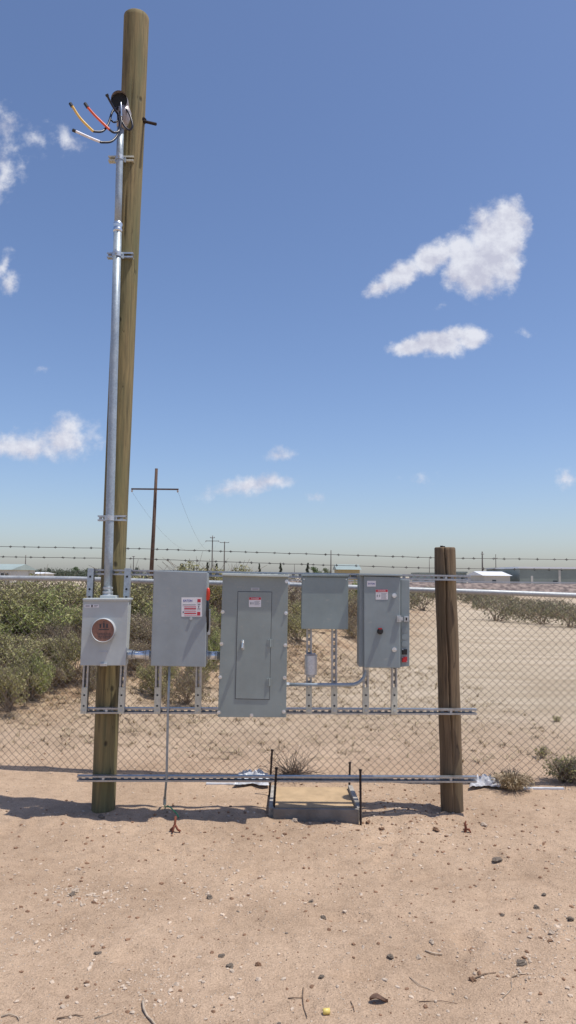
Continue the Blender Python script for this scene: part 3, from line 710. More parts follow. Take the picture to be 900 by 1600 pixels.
cable('white taped cable', bez([(190, 168, Y1+.05), (189, 190, Y1), (184, 210, Y1-.03), (174, 221, Y1-.08), (160, 222.5, Y1-.12), (156, 221.5, Y1-.13)]), bez([(156, 221.5, Y1-.13), (140, 215, Y1-.16), (118, 205, Y1-.2)]), M['white'], [(118.5, 205.3, Y1-.2), (113.8, 203.3, Y1-.2)])
cable('black cable pointing upward', bez([(184, 178, Y1+.02), (180, 172, Y1-.02), (173, 160, Y1-.06), (167, 148.5, Y1-.1)]), None, None, [(168.3, 151, Y1-.09), (166.4, 147, Y1-.1)])
cable('looped black cable', bez([(193, 166, Y1+.05), (202, 178, Y1+.02), (207, 196, Y1), (203, 203, Y1), (196, 199, Y1), (190, 188, Y1+.02), (188, 176, Y1+.04)]), r=.0075)
cable('small looped black cable', bez([(182, 170, Y1+.04), (175, 176, Y1), (173, 186, Y1), (178, 191, Y1), (184, 188, Y1+.02), (184, 178, Y1+.03)]), r=.0065)
o = MB().tube([P(*p) for p in bez([(189, 160, Y1-.01), (189.5, 170, Y1-.02), (190, 182, Y1-.015)])], .006, 8).build('bare_cable', M['chrome'], whd, smooth=True)

# pole clamps
for (xa, xb, y, lab, cl) in ((169, 208.5, 247, 'topmost short strut clamping the pipe mast to the pole', 0), (167, 207.5, 398, 'short strut clamping the pipe mast to the pole, just below the pipe coupling', 1), (152.5, 196, 809.5, 'lowest short strut clamping the pipe mast to the pole, well above the meter box', 2)):
    p0, p1 = P(xa, y, YS0), P(xb, y, YS0)
    t = thing('pole_clamp', (p0+p1)/2, lab, 'pipe clamp', 'pipe clamps on the pole')
    strut(p0, p1, back, slot=.026).build('channel', M['plate'] if cl == 0 else M['galv'], t)
    c = P0(y); rr = .0275 if y < 350 else .0312
    mb = MB(); k = 16; off = .018
    for zz in (-off, off):
        for j in range(k+1):
            a = -math.pi*j/k; mb.v.append(Vector((c.x+(rr)*math.cos(a), c.y+rr*math.sin(a), c.z+zz)))
    for zz in (-off, off):
        for j in range(k+1):
            a = -math.pi*j/k; mb.v.append(Vector((c.x+(rr+.003)*math.cos(a), c.y+(rr+.003)*math.sin(a), c.z+zz)))
    q = k+1
    for j in range(k): mb.f += [(2*q+j, 2*q+j+1, 3*q+j+1, 3*q+j), (j, q+j, q+j+1, j+1), (j, j+1, 2*q+j+1, 2*q+j), (q+j, 3*q+j, 3*q+j+1, q+j+1)]
    for sx in (-1, 1): mb.box(c.x+sx*(rr+.008)-.006, c.x+sx*(rr+.008)+.006, YS0-.012, YS0-.0003, c.z-off, c.z+off)
    mb.box(c.x-.006, c.x+.006, c.y-rr-.018, c.y-rr-.002, c.z-.006, c.z+off+.004)
    mb.build('clamp_band', M['galv'], t)

# ------------------------------------------------------------------ chain-link fence
PX = [-350, 0, 120, 240, 460, 640, 710, 900, 1250]
RY = [897, 903, 904.5, 908.5, 914, 921.3, 923.5, 930.5, 941]
def interp(x, X, Yv):
    for i in range(len(X)-1):
        if x <= X[i+1] or i == len(X)-2: t = (x-X[i])/(X[i+1]-X[i]); return Yv[i]+(Yv[i+1]-Yv[i])*t
railpts = [PF(x, y) for x, y in zip(PX, RY)]
fX0, fX1 = railpts[0].x, railpts[-1].x
def railz(X): return interp(X, [p.x for p in railpts], [p.z for p in railpts])
fc = thing('chain_link_fence', Vector((0, fenceY(0), 0)), 'chain-link fence with a pale pipe rail and barbed wire, behind the electrical rack', 'fence')
MB().tube(railpts, .0215, 14).build('top_rail', M['rail'], fc, smooth=True)
# sleeve where two rail lengths join
q = PF(440, 913.2); MB().tube([q-fdir*.07, q+fdir*.07], .025, 14).build('rail_sleeve', M['galv'], fc, smooth=True)
w = .0640; wr = .0021
mb = MB(); nw = int((fX1-fX0)/w*2)
for i in range(nw):
    X = fX0+i*w/2; z0 = height(X, fenceY(X))+.01; zt = railz(X)-.01; ztc = zt
    jit = .004*noise.noise(Vector((i*.08, 0, 0))); ptl = []; k = 0; z = z0
    nseg = 50; hh = (zt-z0)/nseg
    for k in range(nseg+1):
        sx = X+(w/4+.0008)*(1 if (k+i) % 2 == 0 else -1)+jit+.007*noise.noise(Vector((i*.05, k*.12, 2)))+.003*noise.noise(Vector((i*.4, k*.5, 9)))
        zz = z0+k*hh+.009*noise.noise(Vector((i*.05, k*.12, 7)))+.003*noise.noise(Vector((i*.4, k*.5, 3)))
        bow = .010*noise.noise(Vector((X*1.1, zz*1.3, 3)))
        ptl.append(Vector((sx, fenceY(sx)+bow+(.002 if k % 2 else -.002), zz)))
    mb.tube(ptl, wr, 5, cap=False)
mb.build('chain_link_mesh', M['wire'], fc, smooth=True)
def linewire(xs_, ys_, r, barbs, name, mat, sag=0):
    pts = []; n = 90
    for i in range(n+1):
        x = xs_[0]+(xs_[-1]-xs_[0])*i/n; y = interp(x, xs_, ys_); pts.append(PF(x, y)+Vector((0, .004*noise.noise(Vector((i*.7, 1, 0))), .003*noise.noise(Vector((i*.9, r*900, 5))))))
    mb = MB(); mb.tube(pts, r, 5)
    if barbs:
        L = 0; 
        for a, b in zip(pts, pts[1:]):
            d = (b-a); kx = 0
            while L < d.length:
                c = a+d.normalized()*L
                for _ in range(2):
                    dv = Vector((random.uniform(-.4, .4), random.uniform(-.6, .6), random.choice((-1, 1)))).normalized()*.011
                    mb.tube([c-dv, c+dv], r*.8, 4)
                mb.tube([c-d.normalized()*.012, c+d.normalized()*.012], r*1.9, 5)
                # twisted stretch next to the barb
                L += random.uniform(.08, .17)
            L -= d.length
    return mb.build(name, mat, fc)
linewire([-350, 0, 225, 430, 700, 900, 1250], [850, 854, 857.5, 864, 872, 874.5, 880], .0023, True, 'barbed_wire', M['barb'])
linewire([-350, 0, 215, 430, 650, 800, 900, 1250], [866, 870, 873, 880.5, 887, 889.5, 890.5, 895], .0023, True, 'barbed_wire', M['barb'])
linewire([-350, 0, 450, 900, 1250], [1207, 1210, 1220, 1231, 1240], .002, False, 'tension_wire', M['wire'])
for px, ytop, yb in ((-330, 850, 1208), (177, 856, 1213), (698, 871.5, 1228), (1200, 879, 1245)):
    t = PF(px, ytop); base = Vector((t.x, t.y+.02, 0)); zt = railz(t.x)
    po = MB().tube([base+Vector((0, 0, -.3)), Vector((base.x, base.y+.01, zt+.02))], .026, 16).build('fence_post', M['rail'], fc, smooth=True)
    MB().tube([Vector((base.x, base.y+.01, zt)), Vector((t.x, t.y+.004, t.z))], [.012, .008], 8).build('barb_arm', M['galv'], po)

# ------------------------------------------------------------------ concrete pad with form boards and stakes
pc = onground(494, 1270)
pd = thing('concrete_pad', Vector((P(494, 1270, pc.y).x, pc.y, 0)), 'small square sandy concrete pad in grey boards, on the sand under the rack', 'concrete pad')
zt = .045
tl, tr, br, bl_ = G(431, 1229, zt), G(543.5, 1229.5, zt), G(556, 1261, zt), G(429, 1261, zt)
dn = lambda p, z: Vector((p.x, p.y, z))
mb = MB(); mb.hexa([bl_, br, dn(br, -.1), dn(bl_, -.1)], [tl, tr, dn(tr, -.1), dn(tl, -.1)]); mb.build('slab', M['concrete'], pd, .006)
f0, f1 = G(427, 1264, .078), G(561, 1265, .078)
mb = MB(); mb.hexa([f0, f1, dn(f1, -.1), dn(f0, -.1)], [dn(p+Vector((0, .028, 0)), z) for p, z in ((f0, .080), (f1, .080), (f1, -.1), (f0, -.1))]); mb.build('form_board', M['board'], pd, .003)
mb = MB(); a, b = G(543.5, 1226.5, .075), G(558, 1262, .072); e = Vector((.035, 0, 0)); mb.hexa([b, b+e, dn(b+e, -.1), dn(b, -.1)], [a, a+e, dn(a+e, -.1), dn(a, -.1)]); mb.build('form_board', M['boardpale'], pd, .003)
mb = MB(); a, b = G(431, 1226.5, .075), G(427.5, 1262, .072); mb.hexa([b-e, b, dn(b, -.1), dn(b-e, -.1)], [a-e, a, dn(a, -.1), dn(a-e, -.1)]); mb.build('form_board', M['boardpale'], pd, .003)
for (xt, yt, xb, yb, yg, lab) in ((425.3, 1171, 421, 1262, 1243, 'tallest rusty stake, at the back left corner of the concrete pad'), (432, 1199, 427, 1276, 1276, 'rusty stake at the front left corner of the concrete pad'), (546.8, 1190.6, 545.7, 1236, 1238, 'rusty stake at the back right corner of the concrete pad'), (563, 1202, 563.6, 1284, 1284, 'rusty stake at the front right corner of the concrete pad')):
    b = G(xb, yg); t_ = P(xt, yt, b.y); b = P(xb, yg, b.y); 
    o = MB(); d = (t_-b); o.tube([b-d.normalized()*.15, t_-d.normalized()*.012, t_-d.normalized()*.0115, t_], [.0078, .0078, .012, .011], 8)
    for i in range(int(d.length/.022)): c = b+d.normalized()*i*.022; o.tube([c, c+d.normalized()*.006], .0092, 8)
    off = b.copy(); ob = MB(); ob.v = [v-off for v in o.v]; ob.f = o.f; ob = ob.build('stake', M['rust']); ob.location = off
    tag(ob, lab, 'stake', 'stakes around the pad')

# ------------------------------------------------------------------ vegetation generators
def leaf_cloud(mb, c, rx, rz, n, size, rnd, up=.3):
    for _ in range(n):
        while True:
            d = Vector((rnd.uniform(-1, 1), rnd.uniform(-1, 1), rnd.uniform(-1, 1)))
            if .15 < d.length < 1: break
        p = c+Vector((d.x*rx, d.y*rx, d.z*rz)); s = size*rnd.uniform(.6, 1.4)
        a = Vector((rnd.gauss(0, 1), rnd.gauss(0, 1), rnd.gauss(up, 1))).normalized(); b = a.cross(Vector((rnd.gauss(0, 1), rnd.gauss(0, 1), rnd.gauss(0, 1)))).normalized()
        k = len(mb.v); mb.v += [p-a*s, p+b*s*.38, p+a*s, p-b*s*.38]; mb.f.append((k, k+1, k+2, k+3))
def make_shrub(name, mats, w, h, nclump, nleaf, size, seed, label, group=None, dead=.0, cat='shrub'):
    rnd = random.Random(seed); root = thing(name, (0, 0, 0), label, cat, group)
    lf = MB(); tw = MB()
    for c_ in range(nclump):
        a = rnd.uniform(0, 2*math.pi); rr = w*math.sqrt(rnd.random())*.85; hz = h*(.18+.72*rnd.random()*(1-.45*(rr/w)**2))
        c = Vector((math.cos(a)*rr, math.sin(a)*rr, hz)); cr = w*rnd.uniform(.16, .34)
        leaf_cloud(lf, c, cr, cr*rnd.uniform(.6, 1.1), int(nleaf/nclump), size, rnd)
        base = Vector((rnd.uniform(-.1, .1)*w, rnd.uniform(-.1, .1)*w, -.05)); mid = base.lerp(c, .5)+Vector((rnd.uniform(-.1, .1), rnd.uniform(-.1, .1), rnd.uniform(-.02, .12)))*w
        tw.tube([base, mid, c], [.014*w, .009*w, .004*w], 4, cap=False)
        for _ in range(12):
            e = c+Vector((rnd.gauss(0, .7), rnd.gauss(0, .7), rnd.uniform(-.2, 1.2)))*cr*1.25; tw.tube([mid.lerp(c, rnd.uniform(.3, 1)), e], [.005*w, .0025*w], 3, cap=False)
    tw.build('stems', M['twig'], root); lf.build('foliage', mats, root)
    return root
def put(o, x, y, rz=None, s=1.0, sz=None, dz=0, label=None, first=False, group=None):
    c = o if first else copy_tree(o)
    c.location = (x, y, height(x, y)+dz); c.rotation_euler = (0, 0, rz if rz is not None else random.uniform(0, 6.28)); c.scale = (s, s, sz or s)
    if label: c['label'] = label
    if group: c['group'] = group
    return c

A_ = make_shrub('shrub', M['shrub'], .95, 1.05, 30, 9500, .027, 1, 'x', 'shrubs on the bank behind the fence')
B_ = make_shrub('shrub', M['shrub_g'], .85, 1.0, 24, 8000, .028, 2, 'x', 'shrubs on the bank behind the fence')
C_ = make_shrub('shrub', M['shrub_b'], .85, .85, 26, 4600, .025, 3, 'x', 'shrubs on the bank behind the fence')
def atpx(px, Y): return P(px, 900, Y).x
used = set()
def bank(o, px, Y, s, sz, lab, dz=0):
    f = o.name not in used; used.add(o.name); sz = sz*(.84 if px < 235 else 1); put(o, atpx(px, Y), Y, None, s, sz, dz, lab, f)
bank(A_, -20, 10.3, 1.0, .95, 'tall green shrub cut by the left edge of the photo, behind the fence')
bank(B_, 62, 10.2, .85, .95, 'bright green leafy shrub hanging low over the bare soil, left of the meter box')
bank(A_, 20, 9.3, .75, .62, 'dark low shrub reaching down the bank at the far left, behind the fence')
bank(A_, 95, 11.6, 1.05, 1.0, 'big green shrub at the crest left of the meter box')
bank(C_, 100, 10.9, .62, .55, 'brown twiggy shrub just left of the meter box')
bank(B_, 150, 12.2, 1.0, 1.05, 'green shrub behind the meter box')
bank(C_, 128, 10.6, .55, .6, 'dark twiggy shrub at the lower left corner of the meter box')
bank(A_, 212, 12.6, 1.0, 1.02, 'tall shrub between the meter box and the switch box')
bank(B_, 222, 11.9, .62, .8, 'green shrub low in the gap between meter box and switch box')
bank(C_, 290, 12.6, .95, .9, 'brown shrub below the switch box with the red handle')
bank(C_, 262, 11.6, .55, .55, 'small dark shrub at the foot of the switch box')
bank(A_, 335, 14.2, 1.1, 1.1, 'shrub between the switch box and the tall panel')
bank(B_, 328, 12.4, .42, .55, 'small bright green shrub under the red handle')
bank(C_, 385, 15.6, 1.2, 1.15, 'brown shrub behind the tall panel')
bank(A_, -70, 11.5, 1.3, 1.05, 'green shrub behind the leftmost one, mostly outside the photo')
bank(A_, 40, 12.8, 1.3, 1.02, 'green shrub on the crest at the far left, behind the others')
bank(A_, 270, 14.6, 1.3, 1.1, 'shrub on the crest behind the switch box')
bank(A_, 12, 8.9, .62, .50, 'lowest dark green shrub at the far left, its foot on the sand')
bank(B_, 35, 10.0, .72, .62, 'green shrub low on the bank behind the lowest dark one, far left')
bank(C_, 10, 10.4, .9, .85, 'brown twiggy shrub behind the low green ones at the far left')
bank(C_, 200, 11.0, .62, .62, 'brown twiggy shrub right of the tall pole, low on the bank')
bank(C_, 238, 10.9, .55, .50, 'brown twiggy shrub at the lower left corner of the switch box')
bank(A_, 300, 11.3, .5, .52, 'dark shrub low on the bank under the switch box')
bank(C_, 318, 11.8, .55, .6, 'brown shrub low on the bank left of the tall panel')
bank(A_, 190, 13.6, 1.2, 1.05, 'green shrub on the crest behind the tall pole')
bank(A_, 245, 13.4, 1.2, 1.05, 'green shrub on the crest behind the left edge of the switch box')
bank(A_, 470, 16.5, .75, .75, 'olive shrub directly right of the tall panel')
bank(C_, 480, 18.5, 1.0, 1.0, 'brown shrub at the left edge of the junction box')
bank(C_, 548, 18.0, .85, .85, 'brown shrub in the gap between junction box and control box')
bank(A_, 560, 20.0, .9, .95, 'olive shrub at the left edge of the control box')
bank(C_, 455, 19.5, 1.1, 1.2, 'brown shrub in the gap right of the tall panel')
bank(C_, 500, 22.5, 1.3, 1.3, 'brown shrub behind the plain junction box')
bank(B_, 552, 24.5, 1.2, 1.2, 'shrub between the junction box and the control box')
bank(C_, 565, 21.0, .8, .9, 'low brown shrub left of the control box')
def bankfoot(o, px, py, s_, sz, lab):
    c = onground(px, py+4); put(o, c.x, c.y+.2*s_, None, s_, sz, 0, lab)
for a in ((A_, 8, 1112, .34, .55, 'dark wispy shrub with its foot on the sand at the far left'), (B_, 45, 1092, .30, .62, 'light green wispy shrub left of the bare soil patch'),
          (C_, 66, 1080, .30, .42, 'grey twiggy shrub at the left side of the bare soil patch'), (A_, 112, 1066, .30, .62, 'dark twiggy shrub at the right side of the bare soil patch'),
          (C_, 92, 1030, .42, .6, 'brown twiggy shrub at the top of the bare soil patch'), (C_, 140, 1078, .26, .45, 'brown shrub just left of the tall pole below the meter box'),
          (C_, 212, 1046, .36, .5, 'brown shrub under the short pipe beside the meter box'), (A_, 245, 1084, .32, .45, 'dark shrub low under the left half of the switch box'),
          (C_, 290, 1098, .34, .50, 'grey twiggy shrub low under the right half of the switch box'), (A_, 312, 1072, .26, .42, 'olive shrub under the pipe between switch box and tall panel'),
          (B_, 332, 1040, .26, .55, 'yellow green shrub just left of the tall panel'), (A_, 466, 1000, .42, .55, 'olive brown shrub low in the gap right of the tall panel'),
          (C_, 553, 996, .45, .55, 'brown shrub low in the gap left of the control box')): bankfoot(*a)
# belt of shrubs far to the right (share mesh)
S1 = make_shrub('shrub', M['shrub_far'], 1.5, 1.1, 14, 1500, .06, 11, 'dusty green shrub in the belt beyond the sandy lot', 'shrubs beyond the sandy lot')
S2 = make_shrub('shrub', M['shrub_far'], 1.3, .9, 12, 1100, .055, 12, 'dusty green shrub in the belt beyond the sandy lot', 'shrubs beyond the sandy lot')
first = {S1: True, S2: True}; rnd = random.Random(5)
for i in range(130):
    px = rnd.uniform(430, 960); t = rnd.random(); Y = 43+14*t + (4 if px < 600 else 0) - max(0, px-640)*.055; s = rnd.uniform(.25, .66)
    o = S1 if i % 2 else S2; put(o, atpx(px, Y), Y, None, s, s*rnd.uniform(.7, 1.2), 0, None, first[o]); first[o] = False
for (px, Y, s, lab) in ((775, 29, .85, 'broad green shrub standing out in front of the far belt, right of the short post'), (845, 27.5, .8, 'green shrub at the front of the far belt near the right edge'), (890, 26, .8, 'shrub at the right edge in front of the far belt'), (660, 32, .8, 'shrub at the front of the far belt just right of the control box')):
    put(S1, atpx(px, Y), Y, None, s*.9, s, 0, lab)

# grasses and weeds
def tuft(mb, c, n, h, spread, rnd, wd=.003):
    for _ in range(n):
        a = rnd.uniform(0, 6.283); l = h*rnd.uniform(.5, 1.2); o = Vector((math.cos(a), math.sin(a), 0)); s = rnd.uniform(.1, 1)*spread
        b = c+o*rnd.uniform(0, spread*.3); m_ = b+o*s*.45+Vector((0, 0, l*.6)); e = b+o*s+Vector((0, 0, l*rnd.uniform(.6, 1)))
        u = Vector((-o.y, o.x, 0))*wd; k = len(mb.v)
        mb.v += [b-u, b+u, m_+u*.8, m_-u*.8, e]; mb.f += [(k, k+1, k+2, k+3), (k+3, k+2, k+4)]
rnd = random.Random(3); mb = MB()
for i in range(11000):
    x = rnd.uniform(-5.5, 3); y = rnd.uniform(7.0, 13.5)
    if ridge(x, y) < rnd.uniform(-.05, .45) and rnd.random() > .03: continue
    z = height(x, y); tuft(mb, Vector((x, y, z)), rnd.randint(4, 10), rnd.uniform(.008, .06), rnd.uniform(.05, .20), rnd, .004)
tag(mb.build('dry_grass', M['straw'], kind='stuff'), 'dry straw litter over the bank behind the fence', 'dry grass')
def weed(name, px, py, w, h, n, mat, lab, seed, cat='weed', blade=.003):
    c = onground(px, py); r_ = random.Random(seed); mb = MB()
    tuft(mb, Vector((0, 0, 0)), n, h, w, r_, blade); lf = MB(); leaf_cloud(lf, Vector((0, 0, h*.45)), w*.8, h*.42, n*3, .012, r_)
    t = thing(name, c, lab, cat); t['_o'] = [0, 0, 0]; mb.build('stems', M['twig' if mat != 'straw' else 'straw'], t); lf.build('foliage', M[mat], t); return t
M['weedleaf'] = leafmat('yellow_weed_leaves', [(.22, .20, .09), (.38, .36, .15), (.55, .50, .27)])
weed('weed', 890, 1222, .27, .24, 420, 'weedleaf', 'yellow green weed at the right edge, just behind the fence', 1)
weed('weed', 848, 1184, .10, .12, 60, 'shrub', 'small green weed alone on the sand behind the fence, right side', 2)
weed('dry_bush', 800, 1232, .22, .15, 260, 'straw', 'low dry tangled bush at the foot of the fence, right of the short post', 3, 'dry bush')
weed('weed', 870, 1128, .08, .08, 30, 'shrub', 'tiny weed behind the fence near the right edge', 4)
# tumbleweed
c = onground(457, 1214); rr = random.Random(9); mb = MB()
for i in range(130):
    a = rr.uniform(0, 6.28); el = rr.uniform(.1, 1.4); L = rr.uniform(.14, .32); d = Vector((math.cos(a)*math.cos(el)*1.3, math.sin(a)*math.cos(el), math.sin(el)*.8))
    q = Vector((0, 0, 0)); pts = [q]
    for k in range(4): q = q+(d+Vector((rr.gauss(0, .35), rr.gauss(0, .35), rr.gauss(0, .3))))*L/4; pts.append(Vector((q.x, q.y, max(q.z, .005))))
    mb.tube(pts, [.003, .0025, .002, .0016, .001], 4, cap=False)
o = mb.build('tumbleweed', M['twig']); o.location = c; tag(o, 'bare grey twiggy tumbleweed caught behind the concrete pad', 'tumbleweed')

# ------------------------------------------------------------------ litter
def crumple(name, px, py, sx, sy, sz, lab, seed, folds=3.0):
    c = onground(px, py); mb = MB(); n = 26
    for j in range(n):
        for i in range(n):
            u, v = i/(n-1)-.5, j/(n-1)-.5
            ed = 1+.35*noise.noise(Vector((math.atan2(v, u)*1.5, seed, 0)))
            zz = sz*(.35+.9*abs(noise.noise(Vector((u*folds*2, v*folds*2, seed)))) + .35*noise.noise(Vector((u*9, v*9, seed+4))))*(1-(2*max(abs(u), abs(v)))**4*.8)
            mb.v.append(Vector((u*sx*ed, v*sy*ed, max(.004, zz))))
    for j in range(n-1):
        for i in range(n-1): a = j*n+i; mb.f.append((a, a+1, a+1+n, a+n))
    o = mb.build(name, M['plastic']); o.location = c; return tag(o, lab, 'litter')
crumple('plastic_scrap', 396, 1219, .26, .30, .09, 'crumpled white plastic scrap on the sand behind the lowest strut, left of the pad', 3)
o = crumple('plastic_scrap', 757, 1226, .24, .16, .09, 'crumpled white plastic scrap beside the short post', 6); 
c0_, c1_ = onground(818, 1233.5), onground(882, 1234)
o = MB(); o.hexa([c0_+Vector((0, 0, .012)), c1_+Vector((0, 0, .012)), c1_, c0_], [c0_+Vector((0, .03, .012)), c1_+Vector((0, .03, .012)), c1_+Vector((0, .03, 0)), c0_+Vector((0, .03, 0))]); tag(o.build('plastic_strip', M['plastic']), 'thin straight white strip lying along the foot of the fence at right', 'litter')
c0_, c1_ = onground(322, 1226.5), onground(378, 1227)
o = MB(); o.hexa([c0_+Vector((0, 0, .012)), c1_+Vector((0, 0, .012)), c1_, c0_], [c0_+Vector((0, .03, .012)), c1_+Vector((0, .03, .012)), c1_+Vector((0, .03, 0)), c0_+Vector((0, .03, 0))]); tag(o.build('plastic_strip', M['plastic']), 'thin white strip on the sand below the switch box and tall panel', 'litter')

def rockmesh(seed, s=(1, 1, .7), sub=2):
    import bmesh
    bm = bmesh.new(); bmesh.ops.create_icosphere(bm, subdivisions=sub, radius=1)
    for v in bm.verts:
        f = 1+.75*noise.noise(v.co*1.1+Vector((seed, 0, 0)))+.38*noise.noise(v.co*3.2+Vector((seed, 5, 0)))
        v.co = Vector((v.co.x*f*s[0], v.co.y*f*s[1], v.co.z*f*s[2]))
    return bm
def rock(px, py, wpx, mat, lab, seed, flat=.55, name='stone', cat='stone'):
    c = onground(px, py); r_ = wpx/2/F*math.hypot(c.y, H)*.76
    bm = rockmesh(seed, (1, .8, flat), 3); me = bpy.data.meshes.new(name); bm.to_mesh(me); bm.free(); me.materials.append(M[mat])
    o = bpy.data.objects.new(name, me); COL.objects.link(o); o.location = c+Vector((0, 0, r_*flat*.35)); o.scale = (r_,)*3; o.rotation_euler = (0, 0, seed)
    return tag(o, lab, cat)
RK = [(328, 1403, 13, 'rock_d', 'dark clod alone on the sand below the tall panel, in the lower middle'),
      (360, 1511, 14, 'rock_d', 'grey stone on the sand near the bottom, left of centre'),
      (346, 1494, 13, 'rock_d', 'flat dark clod just above the grey stone near the bottom'),
      (403, 1508, 11, 'rock_b', 'brown clod right of the grey stone near the bottom'),
      (487, 1409, 9, 'rock_d', 'dark clod in the middle of the foreground sand'),
      (505, 1435, 11, 'rock_d', 'grey stone below the dark clod in the middle of the sand'),
      (113, 1398, 12, 'rock_d', 'grey stone beside pale chips, left foreground'),
      (146, 1411, 8, 'rock_b', 'brown clod right of the pale chips, left foreground'),
      (118, 1393, 14, 'rock_l', 'pale chip of stone lying behind a grey stone, left foreground'),
      (153, 1490, 11, 'rock_d', 'dark flat clod low on the left of the sand'),
      (839, 1419, 12, 'rock_d', 'dark round clod in the right foreground'),
      (785, 1431, 8, 'rock_d', 'small dark clod left of the dark round clod, right foreground'),
      (850, 1399, 9, 'rock_d', 'small dark stone above the dark round clod, right foreground'),
      (891, 1438, 14, 'rock_d', 'dark stone at the right edge of the sand'),
      (862, 1459, 12, 'rock_l', 'pale stone near the right edge, below the dark stone'),
      (777, 1345, 18, 'rock_d', 'flat dark clod on the sand below the short post'),
      (755, 1290, 12, 'rock_l', 'pale round stone just right of the foot of the short post'),
      (682, 1298, 14, 'rock_b', 'brown stone between the pad and the short post'),
      (596, 1296, 10, 'rock_b', 'reddish brown stone right of the pad'),
      (575, 1285, 10, 'rock_b', 'rounded stone at the front right corner of the pad'),
      (460, 1283, 12, 'rock_l', 'pale grey stone in front of the pad'),
      (445, 1304, 9, 'rock_b', 'reddish stone in front of the left corner of the pad'),
      (648, 1337, 8, 'rock_l', 'white chip of stone alone in the centre right sand'),
      (674, 1472, 10, 'rock_l', 'pale stone above the small stick, lower right'),
      (654, 1497, 11, 'rock_l', 'pale stone left of the small stick, lower right'),
      (610, 1496, 12, 'rock_d', 'dark clod low in the middle of the sand'),
      (502, 1527, 9, 'rock_d', 'small dark stone near the bottom, right of centre'),
      (738, 1532, 12, 'rock_b', 'brown clod at the end of a stick, lower right'),
      (815, 1505, 18, 'rock_d', 'flat grey stone among pale grit, lower right'),
      (158, 1277, 14, 'rock_d', 'dark stones at the foot of the tall pole')]
for i, (px, py, w_, mt_, lab) in enumerate(RK): rock(px, py, w_, mt_, lab, i*1.7+.3, .4 if 'flat' in lab else .6)
def stick(pts, r, mat, lab, name='stick'):
    ps = [onground(*p)+Vector((0, 0, r+(.004 if i % 2 else .001))) for i, p in enumerate(pts)]
    o = ps[0].copy(); mb = MB(); mb.tube([p-o for p in ps], [r*(1-.4*i/(len(ps)-1)) for i in range(len(ps))], 6); ob = mb.build(name, M[mat], smooth=True); ob.location = o
    return tag(ob, lab, 'stick')
stick([(223, 1567), (224.5, 1580), (230, 1590), (238, 1599), (244, 1606)], .0055, 'stickp', 'curved pale stick at the bottom edge, left of centre')
stick([(89, 1593), (105, 1591), (118, 1587), (130, 1590)], .0028, 'stick', 'thin dark stick near the bottom left corner')
stick([(148, 1592), (160, 1589), (176, 1583)], .002, 'stickp', 'thin pale stick near the bottom left corner')
stick([(2, 1590), (15, 1587), (27, 1590), (30, 1596)], .003, 'stickp', 'bent pale stick in the bottom left corner')
stick([(664, 1487), (676, 1492), (691, 1493)], .0042, 'stickp', 'short stick below a pale stone, lower right')
stick([(740, 1531), (757, 1524), (775, 1521)], .003, 'stick', 'thin stick leading to a brown clod, lower right')
stick([(640, 1528), (655, 1541), (679, 1550)], .002, 'stickp', 'thin pale stick low in the middle')
stick([(474, 1545), (473, 1560), (475, 1577), (480, 1592)], .0028, 'stick', 'upright dark stick near the bottom middle')
stick([(450, 1561), (462, 1561), (473, 1560)], .0022, 'stick', 'thin dark twig touching the upright dark stick, bottom middle')
stick([(800, 1528), (812, 1524), (822, 1523)], .003, 'stickp', 'short pale stick among pale grit, lower right')
stick([(786, 1560), (795, 1552), (800, 1545), (799, 1535)], .0022, 'stickp', 'pale forked twig, lower right')
stick([(655, 1566), (690, 1566), (715, 1569)], .0018, 'stick', 'long faint twig near the bottom, right of centre')
stick([(548, 1566), (552, 1574), (554, 1582)], .002, 'stick', 'short twig near the bottom middle')
# brown leaf, yellow scrap, rusty tie pieces
c = onground(592, 1566); mb = MB(); n = 12
for i in range(n+1):
    for j in range(5):
        u = i/n; v = j/4-.5; wv = math.sin(math.pi*min(1, u*1.02+.02))**.7*.018
        mb.v.append(Vector(((u-.5)*.075, v*2*wv, .006+.012*abs(v)*2+.008*math.sin(u*5))))
for i in range(n):
    for j in range(4): a = i*5+j; mb.f.append((a, a+5, a+6, a+1))
o = mb.build('dead_leaf', M['leafbrown']); o.location = c; o.rotation_euler = (0, 0, .05); tag(o, 'curled dark brown leaf at the bottom, right of centre', 'leaf')
c = onground(510, 1585); mb = MB()
mb.tube([Vector((-.014, 0, .011)), Vector((-.012, 0, .011)), Vector((.013, .003, .011)), Vector((.014, .003, .011))], [.007, .011, .011, .008], 14); o = mb.build('yellow_plug', simple('yellow_plastic', (.72, .56, .16), .4), smooth=True); o.location = c; tag(o, 'small yellow plastic plug at the bottom middle', 'litter')
for (px, py, lab, sd) in ((273, 1292, 'bent rusty red wire scrap below the green wire', 1), (729, 1292, 'rusty red scrap standing in the sand right of the short post', 2)):
    c = onground(px, py+8); r_ = random.Random(sd); mb = MB()
    if sd == 1:
        mb.tube([(-.03, 0, .01), (-.01, .0, .03), (0, 0, .05), (.004, .0, .10)], .008, 6); mb.tube([(0, 0, .05), (.02, -.01, .02), (.04, -.01, .008)], .007, 6); mb.tube([(0, 0, .045), (-.012, -.03, .006)], .007, 6)
    else:
        mb.tube([(-.012, 0, -.01), (-.004, 0, .025), (-.009, .004, .05), (-.003, 0, .072)], [.008, .010, .007, .004], 6); mb.tube([(.0, 0, .015), (.014, -.006, .02), (.026, -.01, .0)], [.006, .008, .004], 6); mb.tube([(-.01, .0, .04), (.006, -.004, .052)], [.004, .003], 5)
    o = mb.build('rusty_scrap', M['rustred'], smooth=True); o.location = c; tag(o, lab, 'scrap')
